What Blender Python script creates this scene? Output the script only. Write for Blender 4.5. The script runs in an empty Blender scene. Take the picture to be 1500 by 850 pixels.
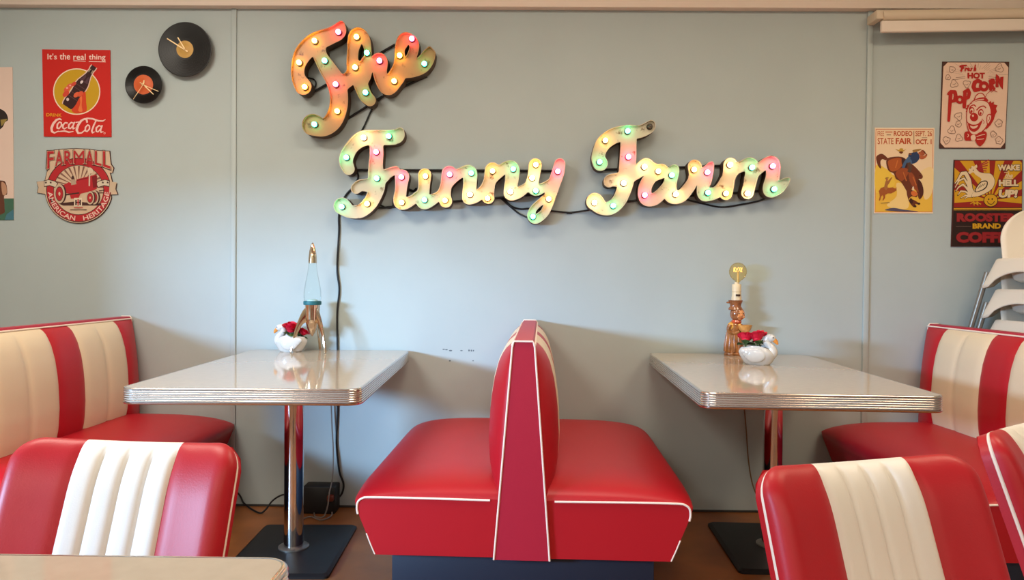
import bpy, bmesh, math, random
import numpy as np
from mathutils import Vector, Matrix

random.seed(4)
PI = math.pi
S = bpy.context.scene
COL = S.collection

# ------------------------------------------------------------------ camera
F = 1056.0                                   # focal length in pixels of a 1500 x 850 frame
CAM = np.array([0.0, -3.4, 1.09])
YAW, PITCH, ROLL = math.radians(.66), math.radians(-.85), math.radians(.5)
def _rx(a): c, s = math.cos(a), math.sin(a); return np.array([[1,0,0],[0,c,-s],[0,s,c]])
def _rz(a): c, s = math.cos(a), math.sin(a); return np.array([[c,-s,0],[s,c,0],[0,0,1]])
ROT = _rz(YAW) @ _rx(PI/2 + PITCH) @ _rz(ROLL)
cam_d = bpy.data.cameras.new('camera'); cam_d.sensor_width = 36.0; cam_d.lens = F/1500*36.0
cam_d.clip_start = .02; cam_d.clip_end = 60
cam = bpy.data.objects.new('camera', cam_d); COL.objects.link(cam)
m4 = Matrix([list(ROT[i]) + [CAM[i]] for i in range(3)] + [[0,0,0,1]])
cam.matrix_world = m4
S.camera = cam

# ------------------------------------------------------------------ world, lights, exposure
S.view_settings.view_transform = 'Standard'; S.view_settings.look = 'None'
S.view_settings.gamma = 1.0; S.view_settings.use_curve_mapping = False
S.view_settings.exposure = 0.0
W = bpy.data.worlds.new('world'); S.world = W; W.use_nodes = True
W.node_tree.nodes['Background'].inputs[0].default_value = (.75, .87, 1, 1)
W.node_tree.nodes['Background'].inputs[1].default_value = .4
def area(name, loc, target, sx, sy, power, colr, spread=180):
    l = bpy.data.lights.new(name, 'AREA'); l.shape = 'RECTANGLE'; l.size = sx; l.size_y = sy
    l.energy = power; l.color = colr; l.spread = math.radians(spread)
    o = bpy.data.objects.new(name, l); COL.objects.link(o); o.location = loc
    d = Vector(target) - Vector(loc); o.rotation_euler = d.to_track_quat('-Z', 'Y').to_euler()
    return o
# blue daylight falls in through the low window of the left wall; warm lamps hang flush in the ceiling
area('window_daylight', (-3.9, -4.0, 1.475), (-1.0, 0, 1.2), 1.3, .36, 450, (.39, .66, 1))
for lx, pl_, pc_ in ((-1.7, 40, (1, .91, .77)), (.3, 22, (1, .87, .69)), (1.95, 23, (1, .80, .56))):
    for ly, pw_ in ((-1.6, 1.0), (-5.4, 1.3)):
        area('ceiling_panel_lamp', (lx, ly, 2.685), (lx, ly, 0), .9, .6, pl_*pw_, pc_)

# ------------------------------------------------------------------ helpers
def ray(px, py): return ROT @ np.array([(px-750)/F, -(py-425)/F, -1.0])
def at_y(px, py, y): d = ray(px, py); return CAM + d*((y-CAM[1])/d[1])
def at_z(px, py, z): d = ray(px, py); return CAM + d*((z-CAM[2])/d[2])

def lin(c):
    out = []
    for v in c[:3]:
        v = v/255.0
        out.append(v/12.92 if v <= .04045 else ((v+.055)/1.055)**2.4)
    return (*out, 1.0)

MATS = {}
def mat(name, srgb, rough=.5, metal=0, coat=0, spec=.5, bump=0, bscale=200, var=0, vscale=6, emit=None, estr=0, trans=0, ior=1.45, crough=.1):
    if name in MATS: return MATS[name]
    m = bpy.data.materials.new(name); m.use_nodes = True
    nt = m.node_tree; b = nt.nodes['Principled BSDF']
    c = lin(srgb)
    b.inputs['Base Color'].default_value = c
    b.inputs['Roughness'].default_value = rough; b.inputs['Metallic'].default_value = metal
    b.inputs['Coat Weight'].default_value = coat; b.inputs['Coat Roughness'].default_value = crough
    b.inputs['Specular IOR Level'].default_value = spec
    b.inputs['Transmission Weight'].default_value = trans; b.inputs['IOR'].default_value = ior
    if emit:
        b.inputs['Emission Color'].default_value = (*emit, 1); b.inputs['Emission Strength'].default_value = estr
    tc = nt.nodes.new('ShaderNodeTexCoord')
    if var:
        n = nt.nodes.new('ShaderNodeTexNoise'); n.inputs['Scale'].default_value = vscale; n.inputs['Detail'].default_value = 5
        nt.links.new(tc.outputs['Object'], n.inputs['Vector'])
        r = nt.nodes.new('ShaderNodeValToRGB')
        r.color_ramp.elements[0].position = .3; r.color_ramp.elements[1].position = .7
        r.color_ramp.elements[0].color = tuple(x*(1-var) for x in c[:3]) + (1,)
        r.color_ramp.elements[1].color = tuple(min(1, x*(1+var)) for x in c[:3]) + (1,)
        nt.links.new(n.outputs['Fac'], r.inputs['Fac']); nt.links.new(r.outputs['Color'], b.inputs['Base Color'])
    if bump:
        n = nt.nodes.new('ShaderNodeTexNoise'); n.inputs['Scale'].default_value = bscale; n.inputs['Detail'].default_value = 3
        nt.links.new(tc.outputs['Object'], n.inputs['Vector'])
        bp = nt.nodes.new('ShaderNodeBump'); bp.inputs['Strength'].default_value = bump; bp.inputs['Distance'].default_value = .002
        nt.links.new(n.outputs['Fac'], bp.inputs['Height']); nt.links.new(bp.outputs['Normal'], b.inputs['Normal'])
    MATS[name] = m
    return m
def ink(srgb):
    return mat('ink_%d_%d_%d' % srgb, srgb, .55, spec=.3)

def thing(name, label, cat, loc=(0,0,0), rotz=0, group=None):
    o = bpy.data.objects.new(name, None); COL.objects.link(o)
    o.empty_display_size = .05
    o.location = tuple(float(v) for v in loc); o.rotation_euler = (0, 0, rotz)
    o['label'] = label; o['category'] = cat
    if group: o['group'] = group
    return o
def tag(o, label, cat, group=None):
    o['label'] = label; o['category'] = cat
    if group: o['group'] = group
    return o

def obj(name, geo, m, parent=None, smooth=True, angle=40, world=False, idx=None):
    """geo = (verts, faces); m = material or list of materials; world: verts are world coordinates"""
    vs, fs = geo
    me = bpy.data.meshes.new(name)
    off = Vector((0,0,0))
    if world and parent is not None:
        p = parent
        while p is not None: off += p.location; p = p.parent
    me.from_pydata([tuple(Vector(tuple(float(c) for c in v)) - off) for v in vs], [], [tuple(f) for f in fs])
    for mm in (m if isinstance(m, (list, tuple)) else [m]): me.materials.append(mm)
    if idx is not None: me.polygons.foreach_set('material_index', idx)
    bm = bmesh.new(); bm.from_mesh(me); bmesh.ops.recalc_face_normals(bm, faces=bm.faces); bm.to_mesh(me); bm.free()
    if smooth:
        me.shade_smooth(); me.set_sharp_from_angle(angle=math.radians(angle))
    o = bpy.data.objects.new(name, me); COL.objects.link(o)
    if parent is not None: o.parent = parent
    return o

def recenter(o):
    """put a one-mesh thing's origin at the bottom centre of its own box"""
    vs = [v.co for v in o.data.vertices]
    c = Vector((sum(v.x for v in vs)/len(vs), sum(v.y for v in vs)/len(vs), min(v.z for v in vs)))
    o.data.transform(Matrix.Translation(-c)); o.location = c
    return o

def structure(name, geo, m, **k):
    o = obj(name, geo, m, **k); o['kind'] = 'structure'; return o

def copy_tree(o, parent=None):
    c = o.copy(); COL.objects.link(c)
    if parent is not None: c.parent = parent
    for ch in list(o.children): copy_tree(ch, c)
    return c

def join(*geos):
    V, Fs = [], []
    for v, f in geos:
        n = len(V); V += [tuple(x) for x in v]; Fs += [tuple(i+n for i in q) for q in f]
    return V, Fs
def xf(geo, M): return [tuple(M @ Vector(tuple(float(c) for c in v))) for v in geo[0]], geo[1]
def shift(geo, d): return [(v[0]+d[0], v[1]+d[1], v[2]+d[2]) for v in geo[0]], geo[1]

def box(x0, x1, y0, y1, z0, z1, bev=0, seg=2):
    bm = bmesh.new(); bmesh.ops.create_cube(bm, size=1)
    for v in bm.verts:
        v.co = Vector(((x0+x1)/2 + v.co.x*(x1-x0), (y0+y1)/2 + v.co.y*(y1-y0), (z0+z1)/2 + v.co.z*(z1-z0)))
    if bev: bmesh.ops.bevel(bm, geom=bm.edges[:], offset=bev, segments=seg, affect='EDGES', profile=.5)
    bm.verts.index_update()
    g = [tuple(v.co) for v in bm.verts], [tuple(v.index for v in f.verts) for f in bm.faces]
    bm.free(); return g

def smooth_path(pts, n=6, closed=False):
    P = [np.array(p, float) for p in pts]
    if len(P) < 3: return P
    out = []; N = len(P)
    for i in range(N if closed else N-1):
        if closed: a, b, c, d = P[(i-1) % N], P[i], P[(i+1) % N], P[(i+2) % N]
        else:
            b, c = P[i], P[i+1]
            a = P[i-1] if i else 2*b-c
            d = P[i+2] if i+2 < N else 2*c-b
        for k in range(n):
            t = k/n
            out.append(.5*((2*b) + (c-a)*t + (2*a-5*b+4*c-d)*t*t + (3*b-a-3*c+d)*t**3))
    if not closed: out.append(P[-1])
    return out

def tube(pts, r, seg=8, closed=False, cap=True):
    P = [Vector(tuple(float(c) for c in p)) for p in pts]; N = len(P)
    R = r if hasattr(r, '__len__') else [r]*N
    V, Fs = [], []
    T = []
    for i in range(N):
        a = P[i-1] if (i or closed) else P[i]
        b = P[(i+1) % N] if (i < N-1 or closed) else P[i]
        t = (b-a); T.append(t.normalized() if t.length > 1e-9 else Vector((0,0,1)))
    up = Vector((0,0,1)) if abs(T[0].z) < .9 else Vector((1,0,0))
    n = (up - T[0]*up.dot(T[0])).normalized()
    for i in range(N):
        n = (n - T[i]*n.dot(T[i]))
        n = n.normalized() if n.length > 1e-6 else T[i].orthogonal().normalized()
        b = T[i].cross(n)
        for k in range(seg):
            a = 2*PI*k/seg
            V.append(tuple(P[i] + (n*math.cos(a) + b*math.sin(a))*R[i]))
    for i in range(N if closed else N-1):
        j = (i+1) % N
        for k in range(seg):
            l = (k+1) % seg
            Fs.append((i*seg+k, i*seg+l, j*seg+l, j*seg+k))
    if cap and not closed:
        Fs.append(tuple(range(seg-1, -1, -1))); Fs.append(tuple((N-1)*seg+k for k in range(seg)))
    return V, Fs

def lathe(prof, seg=32, sx=1, sy=1, closed_ends=True):
    V, Fs = [], []
    for r, z in prof:
        for k in range(seg):
            a = 2*PI*k/seg; V.append((r*sx*math.cos(a), r*sy*math.sin(a), z))
    n = len(prof)
    for i in range(n-1):
        for k in range(seg):
            l = (k+1) % seg; Fs.append((i*seg+k, i*seg+l, (i+1)*seg+l, (i+1)*seg+k))
    if closed_ends:
        Fs.append(tuple(range(seg-1, -1, -1))); Fs.append(tuple((n-1)*seg+k for k in range(seg)))
    return V, Fs

def ball(c, r, seg=16, rings=10):
    rx, ry, rz = r if hasattr(r, '__len__') else (r, r, r)
    pr = [(math.sin(PI*i/rings), -math.cos(PI*i/rings)) for i in range(1, rings)]
    V, Fs = lathe(pr, seg, closed_ends=False)
    V = [(c[0]+x*rx, c[1]+y*ry, c[2]+z*rz) for x, y, z in V]
    V += [(c[0], c[1], c[2]-rz), (c[0], c[1], c[2]+rz)]
    b, t = len(V)-2, len(V)-1; n = rings-1
    for k in range(seg):
        l = (k+1) % seg
        Fs.append((b, l, k)); Fs.append((t, (n-1)*seg+k, (n-1)*seg+l))
    return V, Fs

def grid(fn, nu, nv, closed_u=False):
    V = [fn(i, j) for j in range(nv) for i in range(nu)]
    Fs = []
    for j in range(nv-1):
        for i in range(nu if closed_u else nu-1):
            k = (i+1) % nu
            Fs.append((j*nu+i, j*nu+k, (j+1)*nu+k, (j+1)*nu+i))
    return V, Fs

def rrect(hw, hl, r, n=6):
    out = []
    for cx, cy, a0 in ((hw-r, hl-r, 0), (-hw+r, hl-r, 90), (-hw+r, -hl+r, 180), (hw-r, -hl+r, 270)):
        for k in range(n+1):
            a = math.radians(a0 + 90*k/n); out.append((cx + r*math.cos(a), cy + r*math.sin(a)))
    return out

def interp(x, xs, ys): return float(np.interp(x, xs, ys))

# ---- drawn shapes: the outline of a union of tapered strokes
def outline(strokes, step, k=0.0):
    pts = np.array([p for s in strokes for p in s], float)
    rm = pts[:,2].max() + 3*step
    x0, y0 = pts[:,0].min()-rm, pts[:,1].min()-rm
    nx = int((pts[:,0].max()+rm-x0)/step)+2; ny = int((pts[:,1].max()+rm-y0)/step)+2
    X, Y = np.meshgrid(x0 + step*np.arange(nx), y0 + step*np.arange(ny))
    D = None
    for s in strokes:
        d = None
        seq = s if len(s) > 1 else [s[0], s[0]]
        for a, b in zip(seq[:-1], seq[1:]):
            dx, dy = b[0]-a[0], b[1]-a[1]; L = dx*dx+dy*dy
            t = np.clip(((X-a[0])*dx + (Y-a[1])*dy)/L, 0, 1) if L > 0 else np.zeros_like(X)
            e = np.hypot(X-a[0]-t*dx, Y-a[1]-t*dy) - (a[2] + t*(b[2]-a[2]))
            d = e if d is None else np.minimum(d, e)
        if D is None: D = d
        elif k > 0:
            h = np.clip(.5 + .5*(D-d)/k, 0, 1); D = D*(1-h) + d*h - k*h*(1-h)
        else: D = np.minimum(D, d)
    D = np.where(np.abs(D) < 1e-6, 1e-6, D)
    nxt = {}; P = {}
    def ep(key):
        if key not in P:
            i, j, d = key
            a = D[j, i]; b = D[j, i+1] if d == 0 else D[j+1, i]
            t = a/(a-b)
            P[key] = (x0+step*(i+(t if d == 0 else 0)), y0+step*(j+(t if d == 1 else 0)))
        return key
    ins = D < 0
    for j in range(ny-1):
        row = ins[j, :-1].astype(int) + 2*ins[j, 1:] + 4*ins[j+1, 1:] + 8*ins[j+1, :-1]
        for i in np.nonzero((row > 0) & (row < 15))[0]:
            c = int(row[i]); i = int(i)
            B, Rr, T, Lf = (i,j,0), (i+1,j,1), (i,j+1,0), (i,j,1)
            segs = {1:[(Lf,B)],2:[(B,Rr)],3:[(Lf,Rr)],4:[(Rr,T)],5:[(Lf,B),(Rr,T)],6:[(B,T)],7:[(Lf,T)],8:[(T,Lf)],9:[(T,B)],
                    10:[(B,Rr),(T,Lf)],11:[(T,Rr)],12:[(Rr,Lf)],13:[(Rr,B)],14:[(B,Lf)]}[c]
            for a, b in segs: nxt[ep(a)] = ep(b)
    loops = []
    while nxt:
        k0 = next(iter(nxt)); loop = []; kk = k0
        while kk in nxt:
            loop.append(P[kk]); kk = nxt.pop(kk)
        if len(loop) > 7: loops.append(loop)
    out = []
    for l in loops:                      # relax the marching steps
        a = np.array(l)
        for _ in range(2): a = .5*a + .25*np.roll(a, 1, 0) + .25*np.roll(a, -1, 0)
        keep = [a[0]]
        for p in a[1:]:
            if np.hypot(*(p-keep[-1])) > step*.6: keep.append(p)
        out.append(keep)
    return out

def fill(loops, to3d):
    """flat faces bounded by loops (outer ones and holes)"""
    bm = bmesh.new()
    edges = []
    for l in loops:
        vs = [bm.verts.new(tuple(float(c) for c in (p[0], p[1], 0))) for p in l]
        for a, b in zip(vs, vs[1:]+vs[:1]): edges.append(bm.edges.new((a, b)))
    bmesh.ops.triangle_fill(bm, use_beauty=True, use_dissolve=False, edges=edges)
    bm.verts.index_update()
    g = [to3d(v.co.x, v.co.y) for v in bm.verts], [tuple(v.index for v in f.verts) for f in bm.faces]
    bm.free(); return g

def text2d(s, bold=0.0):
    cu = bpy.data.curves.new('lettering', 'FONT'); cu.body = s; cu.offset = bold; cu.resolution_u = 3
    o = bpy.data.objects.new('lettering', cu); COL.objects.link(o)
    dg = bpy.context.evaluated_depsgraph_get(); dg.update()
    me = o.evaluated_get(dg).to_mesh()
    V = np.array([tuple(v.co) for v in me.vertices])[:, :2]; Fs = [tuple(p.vertices) for p in me.polygons]
    o.evaluated_get(dg).to_mesh_clear()
    bpy.data.objects.remove(o); bpy.data.curves.remove(cu)
    lo, hi = V.min(0), V.max(0)
    return (V-lo)/(hi-lo), Fs            # both in 0..1

class Art:
    """flat printed artwork: one mesh of thin ink layers on a sheet hanging on the wall"""
    def __init__(self, crop, y):
        self.x0, self.y0, self.s = crop; self.y = y; self.V = []; self.F = []; self.I = []; self.M = []; self.depth = y
    def p(self, x, y, dep=None):
        return tuple(at_y(self.x0 + x/self.s, self.y0 + y/self.s, self.depth if dep is None else dep))
    def _mi(self, col):
        m = ink(col) if isinstance(col, tuple) else col
        if m not in self.M: self.M.append(m)
        return self.M.index(m)
    def add(self, V, Fs, col):
        n = len(self.V); self.V += V; self.F += [tuple(i+n for i in f) for f in Fs]; self.I += [self._mi(col)]*len(Fs)
    def up(self): self.depth -= .00004
    def sheet(self, pts, col, back=.001):
        q = [self.p(*a) for a in pts]; d = -back-self.y
        w = [(v[0], -back if False else v[1]+(-self.y-back), v[2]) for v in q]; n = len(q)
        self.add(q + w, [tuple(range(n)), tuple(range(2*n-1, n-1, -1))] + [(i, (i+1) % n, n+(i+1) % n, n+i) for i in range(n)], col)
    def poly(self, pts, col, sm=0):
        self.up()
        if sm: pts = [tuple(a) for a in smooth_path(pts, sm, True)]
        g = fill([pts], lambda x, y: self.p(x, y)); self.add(*g, col)
    def ell(self, cx, cy, rx, ry, col, n=40, rot=0):
        self.up(); c, s = math.cos(math.radians(rot)), math.sin(math.radians(rot))
        pts = [(rx*math.cos(2*PI*i/n), ry*math.sin(2*PI*i/n)) for i in range(n)]
        self.add([self.p(cx+a*c-b*s, cy+a*s+b*c) for a, b in pts], [tuple(range(n))], col)
    def ring(self, cx, cy, r0, r1, col, n=56, a0=0, a1=360, fy=1):
        self.up(); full = a1-a0 >= 360; m = n if full else n+1
        A = [math.radians(a0+(a1-a0)*i/n) for i in range(m)]
        V = [self.p(cx+r0*math.cos(a), cy+fy*r0*math.sin(a)) for a in A] + [self.p(cx+r1*math.cos(a), cy+fy*r1*math.sin(a)) for a in A]
        self.add(V, [(i, (i+1) % m, m+(i+1) % m, m+i) for i in range(n)], col)
    def line(self, pts, w, col, sm=5):
        if sm and len(pts) > 2: pts = [tuple(a) for a in smooth_path(pts, sm)]
        self.up(); V = []; n = len(pts)
        for i, (x, y) in enumerate(pts):
            a = pts[max(0, i-1)]; b = pts[min(n-1, i+1)]; dx, dy = b[0]-a[0], b[1]-a[1]; L = math.hypot(dx, dy) or 1
            V += [self.p(x-dy/L*w/2, y+dx/L*w/2), self.p(x+dy/L*w/2, y-dx/L*w/2)]
        self.add(V, [(2*i, 2*i+1, 2*i+3, 2*i+2) for i in range(n-1)], col)
    def strokes(self, st, col, step=3, k=0):
        self.up(); g = fill(outline(st, step, k), lambda x, y: self.p(x, y)); self.add(*g, col)
    def text(self, s, x0, y0, x1, y1, col, bold=.0, shear=0, rise=0, fn=None):
        self.up(); V, Fs = text2d(s, bold); out = []
        for u, v in V:
            if fn: X, Y = fn(u, v)
            else:
                X = x0 + u*(x1-x0) + (v-.5)*shear; Y = y1 - v*(y1-y0) - u*rise
            out.append(self.p(X, Y))
        self.add(out, Fs, col)
    def build(self, name, label, cat, group=None):
        o = obj(name, (self.V, self.F), self.M, smooth=False, idx=self.I)
        recenter(o); tag(o, label, cat, group); return o
def arc(cx, cy, r_in, r_out, a0, a1, fy=1):
    """text map onto an arc; v = 0 sits on r_in"""
    def fn(u, v):
        a = math.radians(a0 + u*(a1-a0)); r = r_in + v*(r_out-r_in)
        return cx + r*math.cos(a), cy + fy*r*math.sin(a)
    return fn

# ------------------------------------------------------------------ materials
RED = mat('red_vinyl', (176, 18, 32), .46, spec=.4, coat=.13, crough=.34, bump=.12, bscale=380)
CRIMSON = mat('crimson_vinyl', (172, 26, 52), .46, coat=.12, crough=.34, bump=.12, bscale=380)
CREAM = mat('cream_vinyl', (222, 202, 172), .44, coat=.12, crough=.34, bump=.1, bscale=380)
WHITE_V = mat('white_vinyl', (230, 226, 218), .44, coat=.12, crough=.34, bump=.1, bscale=380)
PIPE = mat('white_piping', (240, 222, 208), .45)
CHROME = mat('chrome', (206, 200, 198), .07, metal=1)
LAMINATE = mat('cream_laminate', (184, 170, 153), .07, spec=.6, var=.03, vscale=40)
BLACKMETAL = mat('black_painted_steel', (22, 23, 26), .45)
KICK = mat('navy_kick_panel', (24, 36, 54), .5)
CORD = mat('black_cord', (18, 20, 24), .5)
GREYCORD = mat('grey_cord', (128, 122, 116), .45)
BROWNCORD = mat('brown_cord', (118, 92, 66), .5)
CERAMIC = mat('white_glazed_ceramic', (206, 203, 199), .18, coat=.5)
# ------------------------------------------------------------------ the room
WALL = mat('painted_wall_pale_blue', (172, 183, 183), .55, var=.025, vscale=3, bump=.08, bscale=60)
WALLTRIM = mat('painted_batten_pale_blue', (174, 185, 185), .5)
SIDEWALL = mat('painted_side_wall', (178, 190, 192), .6)
BEAM = mat('cream_painted_beam', (228, 212, 198), .5)
CEIL = mat('ceiling_paint', (226, 220, 208), .7)
FLOOR = mat('brown_concrete_floor', (150, 92, 46), .38, var=.25, vscale=5, bump=.1, bscale=30)
SCUFF = mat('grey_scuff', (96, 106, 112), .7)
XL, XR, YB, ZT = -2.62, 3.2, -6.0, 2.7

def wall_back():
    g = [box(XL-.1, XR+.1, 0, .1, -.05, ZT+.05)]
    idx = [0]*6
    for px, py, w, h in ((650,512,4,1.5),(654,512.5,4,1.5),(660,513.8,5,2.2),(676,513.8,4,1.6),(687,513.6,2.4,3),(690.5,513.8,2,3),(693.5,513.8,2,2.4),(659,528.7,3,2.2),(693,528.7,2.4,1.4)):
        n = 10
        V = [tuple(at_y(px + w/2*math.cos(2*PI*i/n), py + h/2*math.sin(2*PI*i/n), -.0006)) for i in range(n)]
        g.append((V, [tuple(range(n))])); idx.append(1)
    structure('wall_back', join(*g), [WALL, SCUFF], smooth=False, idx=idx)
wall_back()
structure('floor', box(XL-.1, XR+.1, YB-.1, .1, -.1, 0), FLOOR, smooth=False)
structure('ceiling', box(XL-.1, XR+.1, YB-.1, .1, ZT, ZT+.1), CEIL, smooth=False)
wy0, wy1, wz0, wz1 = -3.5, -1.95, .62, 1.425           # low window opening in the left wall, beside the camera
structure('wall_left', join(box(XL-.1, XL, YB, wy0, 0, ZT), box(XL-.1, XL, wy1, 0, 0, ZT), box(XL-.1, XL, wy0, wy1, 0, wz0), box(XL-.1, XL, wy0, wy1, wz1, ZT)), SIDEWALL, smooth=False)
structure('wall_right', box(XR, XR+.1, YB, 0, 0, ZT), SIDEWALL, smooth=False)
structure('wall_front', box(XL, XR, YB-.1, YB, 0, ZT), SIDEWALL, smooth=False)
structure('trim_1', box(-1.371, -1.346, -.008, .001, 0, 2.357, .004), WALLTRIM)
structure('trim_2', box(1.606, 1.632, -.011, .001, 0, 2.357, .004), WALLTRIM)
structure('trim_3', box(XL, XR, -.045, .001, 2.352, ZT, .004), BEAM)
structure('baseboard_back', box(XL, XR, -.006, .001, 0, .010, .002), mat('dark_sealant', (58, 56, 54), .6))

# ------------------------------------------------------------------ tables
def edge_profile():
    # (outward offset, height below the top) of the ribbed metal edge band
    pr = [(-.004, .0005), (0, .0008), (.004, -.001), (.0055, -.004), (.0035, -.0065)]
    z = -.0065
    for k in range(5):
        pr += [(.0002, z-.0008), (.0044, z-.0022), (.0055, z-.0038), (.0044, z-.0054), (.0002, z-.0068)]; z -= .0070
    pr += [(.0025, -.0425), (.0062, -.0445), (.0062, -.0485), (.003, -.0505), (-.004, -.0505)]
    return pr
def table(label, cx, cy, rot, hw, hl, r, col_at, base, group='diner tables'):
    t = thing('diner_table', label, 'table', (cx, cy, 0), rot, group)
    H = .75
    o = rrect(hw, hl, r, 8); n = len(o)
    inn = rrect(hw-.0035, hl-.0035, r-.003, 8)
    V = [(x, y, H+.0006) for x, y in inn] + [(x, y, H-.049) for x, y in inn]
    g = V, [tuple(range(n)), tuple(range(2*n-1, n-1, -1))] + [(i, (i+1) % n, n+(i+1) % n, n+i) for i in range(n)]
    obj('table_top', g, LAMINATE, t, angle=30)
    pr = edge_profile(); V, Fs = [], []
    for i in range(n):
        a, b = Vector(o[i-1]), Vector(o[(i+1) % n]); d = (b-a).normalized(); nx, ny = d.y, -d.x
        for off, z in pr: V.append((o[i][0]+nx*(off-.0055), o[i][1]+ny*(off-.0055), H+z))
    m = len(pr)
    for i in range(n):
        for k in range(m-1): Fs.append((i*m+k, ((i+1) % n)*m+k, ((i+1) % n)*m+k+1, i*m+k+1))
    e = obj('edge_band', (V, Fs), mat('ribbed_metal_trim', (204, 194, 190), .2, metal=1), t, angle=60); e['label'] = 'ribbed chrome edge'
    ca, sa = math.cos(-rot), math.sin(-rot)
    dx, dy = col_at[0]-cx, col_at[1]-cy; lx, ly = dx*ca-dy*sa, dx*sa+dy*ca
    c = obj('column', shift(lathe([(.034, .024), (.038, .026), (.038, H-.058), (.034, H-.056)], 32), (lx, ly, 0)), CHROME, t)
    f = obj('floor_flange', shift(lathe([(.06, .0165), (.06, .0215), (.052, .0245), (.036, .0255)], 32), (lx, ly, 0)), mat('worn_steel', (150, 146, 140), .35, metal=.8), t)
    obj('mounting_plate', box(lx-.14, lx+.14, ly-.14, ly+.14, H-.056, H-.0495, .002), BLACKMETAL, t)
    bw, bl = base
    ch = [(lx+x, ly+y) for x, y in rrect(bw, bl, .02, 4)]; n2 = len(ch)
    ch2 = [(lx+x, ly+y) for x, y in rrect(bw-.012, bl-.012, .015, 4)]
    V = [(x, y, 0) for x, y in ch] + [(x, y, .009) for x, y in ch] + [(x, y, .017) for x, y in ch2]
    Fs = [tuple(range(n2-1, -1, -1)), tuple(2*n2+i for i in range(n2))]
    for q in range(2): Fs += [(q*n2+i, q*n2+(i+1) % n2, (q+1)*n2+(i+1) % n2, (q+1)*n2+i) for i in range(n2)]
    b = obj('base_plate', (V, Fs), BLACKMETAL, t, angle=20); b['label'] = 'flat black steel base plate'
    return t
table('cream table with ribbed chrome edge under the rocket lamp, left of the double booth', -.869, -.622, math.radians(1.6), .367, .602, .045, (-.893, -.555), (.20, .272))
table('cream table with ribbed chrome edge under the figurine lamp, right of the double booth', .945, -.620, math.radians(-2.3), .365, .599, .045, (1.034, -.46), (.20, .272))
table('cream table corner at the bottom left in front of the red and white chair', -.635, -3.14, 0, .366, .608, .035, (-.635, -3.14), (.20, .272))

# ------------------------------------------------------------------ booths (front end faces -y, side s = +1 / -1)
L = 1.15
def panel_half(z): return interp(z, [.2, .885], [.087, .034])
BZ = [.40, .43, .50, .58, .664, .706, .766, .826, .858, .875, .886]
BO = [.085, .100, .114, .118, .114, .110, .101, .085, .068, .052, .034]
def bulge(z): return interp(z, BZ, BO) - panel_half(z)
def seat_geo(s):
    ts = [0] + [.26*(1-math.cos(PI/2*k/10)) for k in range(1, 11)] + [.26+(L-.52)*k/8 for k in range(1, 8)]
    ts = ts + [L-t for t in reversed(ts[:11])]
    ts = sorted(set(round(t, 5) for t in ts))
    XN = .505
    rows = []
    for t in ts:
        u = min(1, min(t, L-t)/.26); g = (1-(1-u)**2.4)**.5
        XE = XN + .016 + .018*g
        row = [(.05, .225), (.05, .40)]
        for k in range(20):
            q = math.sin(PI/2*k/19)
            row.append((.05 + (XE-.05)*q, .389 + (.0165 + .062*g)*(max(0, 1-q**4.2))**.52))
        row += [(XE-.002, .377), (.5*(XE+.507), .358), (.507, .338), (.487, .29), (.46, .225)]
        rows.append([(s*x, -L+t, z) for x, z in row])
    m = len(rows[0]); n = len(rows)
    V = [p for r in rows for p in r]
    Fs = [(j*m+i, j*m+(i+1) % m, (j+1)*m+(i+1) % m, (j+1)*m+i) for j in range(n-1) for i in range(m)]
    V += rows[0] + rows[-1]
    Fs += [tuple(n*m+i for i in range(m)), tuple((n+1)*m+i for i in range(m-1, -1, -1))]
    return V, Fs
EDGES = [0] + [L*k/7 for k in range(1, 7)] + [L]
def back_geo(s, ch):
    nv = 26
    zs = [.395 + (.886-.395)*(1-(1-k/(nv-1))**1.25) for k in range(nv)]
    ys = []
    y0, y1 = EDGES[ch[0]], EDGES[ch[-1]+1]
    for c in ch:
        a, b = EDGES[c], EDGES[c+1]
        N = 14
        ys += [a + (b-a)*k/N for k in range(N)]
    ys.append(y1)
    if ch[0] == 0: ys = sorted(set([0, .0015, .004, .008, .013, .02, .03] + ys))
    if ch[-1] == 6: ys = sorted(set(ys + [L, L-.0015, L-.004, L-.008, L-.013, L-.02, L-.03]))
    def f(i, j):
        y, z = ys[i], zs[j]
        c = min(6, max(0, int(y/L*7 + 1e-9))); a, b = EDGES[c], EDGES[c+1]; q = (y-a)/(b-a)
        d = min(y, L-y); u = min(1, d/.15); e = math.sqrt(max(0, 1-(1-u)**2))
        groove = .0085*(abs(2*q-1)**5)
        if (c == 0 and q < .5) or (c == 6 and q > .5): groove = 0
        tap = min(1, (.886-z)/.04)
        off = panel_half(z) + (bulge(z)*(.62+.38*(1-abs(2*min(d, L/2)/L-1)**6))) * e * 1.05 - groove*tap
        return (s*max(off, panel_half(z)-.006), -L+y, z)
    return grid(f, len(ys), nv)
def booth_side(t, s):
    obj('seat', seat_geo(s), RED, t, angle=50)
    zt = .403
    path = [(.10, zt), (.30, zt+.002), (.47, zt+.002), (.500, zt-.002), (.514, zt-.014), (.517, zt-.034), (.514, .352)]
    p3 = [(s*x, -L-.001, z) for x, z in path]
    obj('piping', tube(smooth_path(p3, 6), .0034, 8), PIPE, t)
    p3 = [(s*x, -L+.001, z) for x, z in [(.487, .291), (.474, .258), (.460, .226)]]
    obj('piping', tube(smooth_path(p3, 4), .0026, 6), PIPE, t)
    for c in ([0], [3], [6]): obj('back_channel', back_geo(s, c), RED, t, angle=60)
    for c in ([1, 2], [4, 5]):
        o = obj('striped_panel', back_geo(s, c), CREAM, t, angle=60); o['label'] = 'cream channelled stripe'
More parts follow.
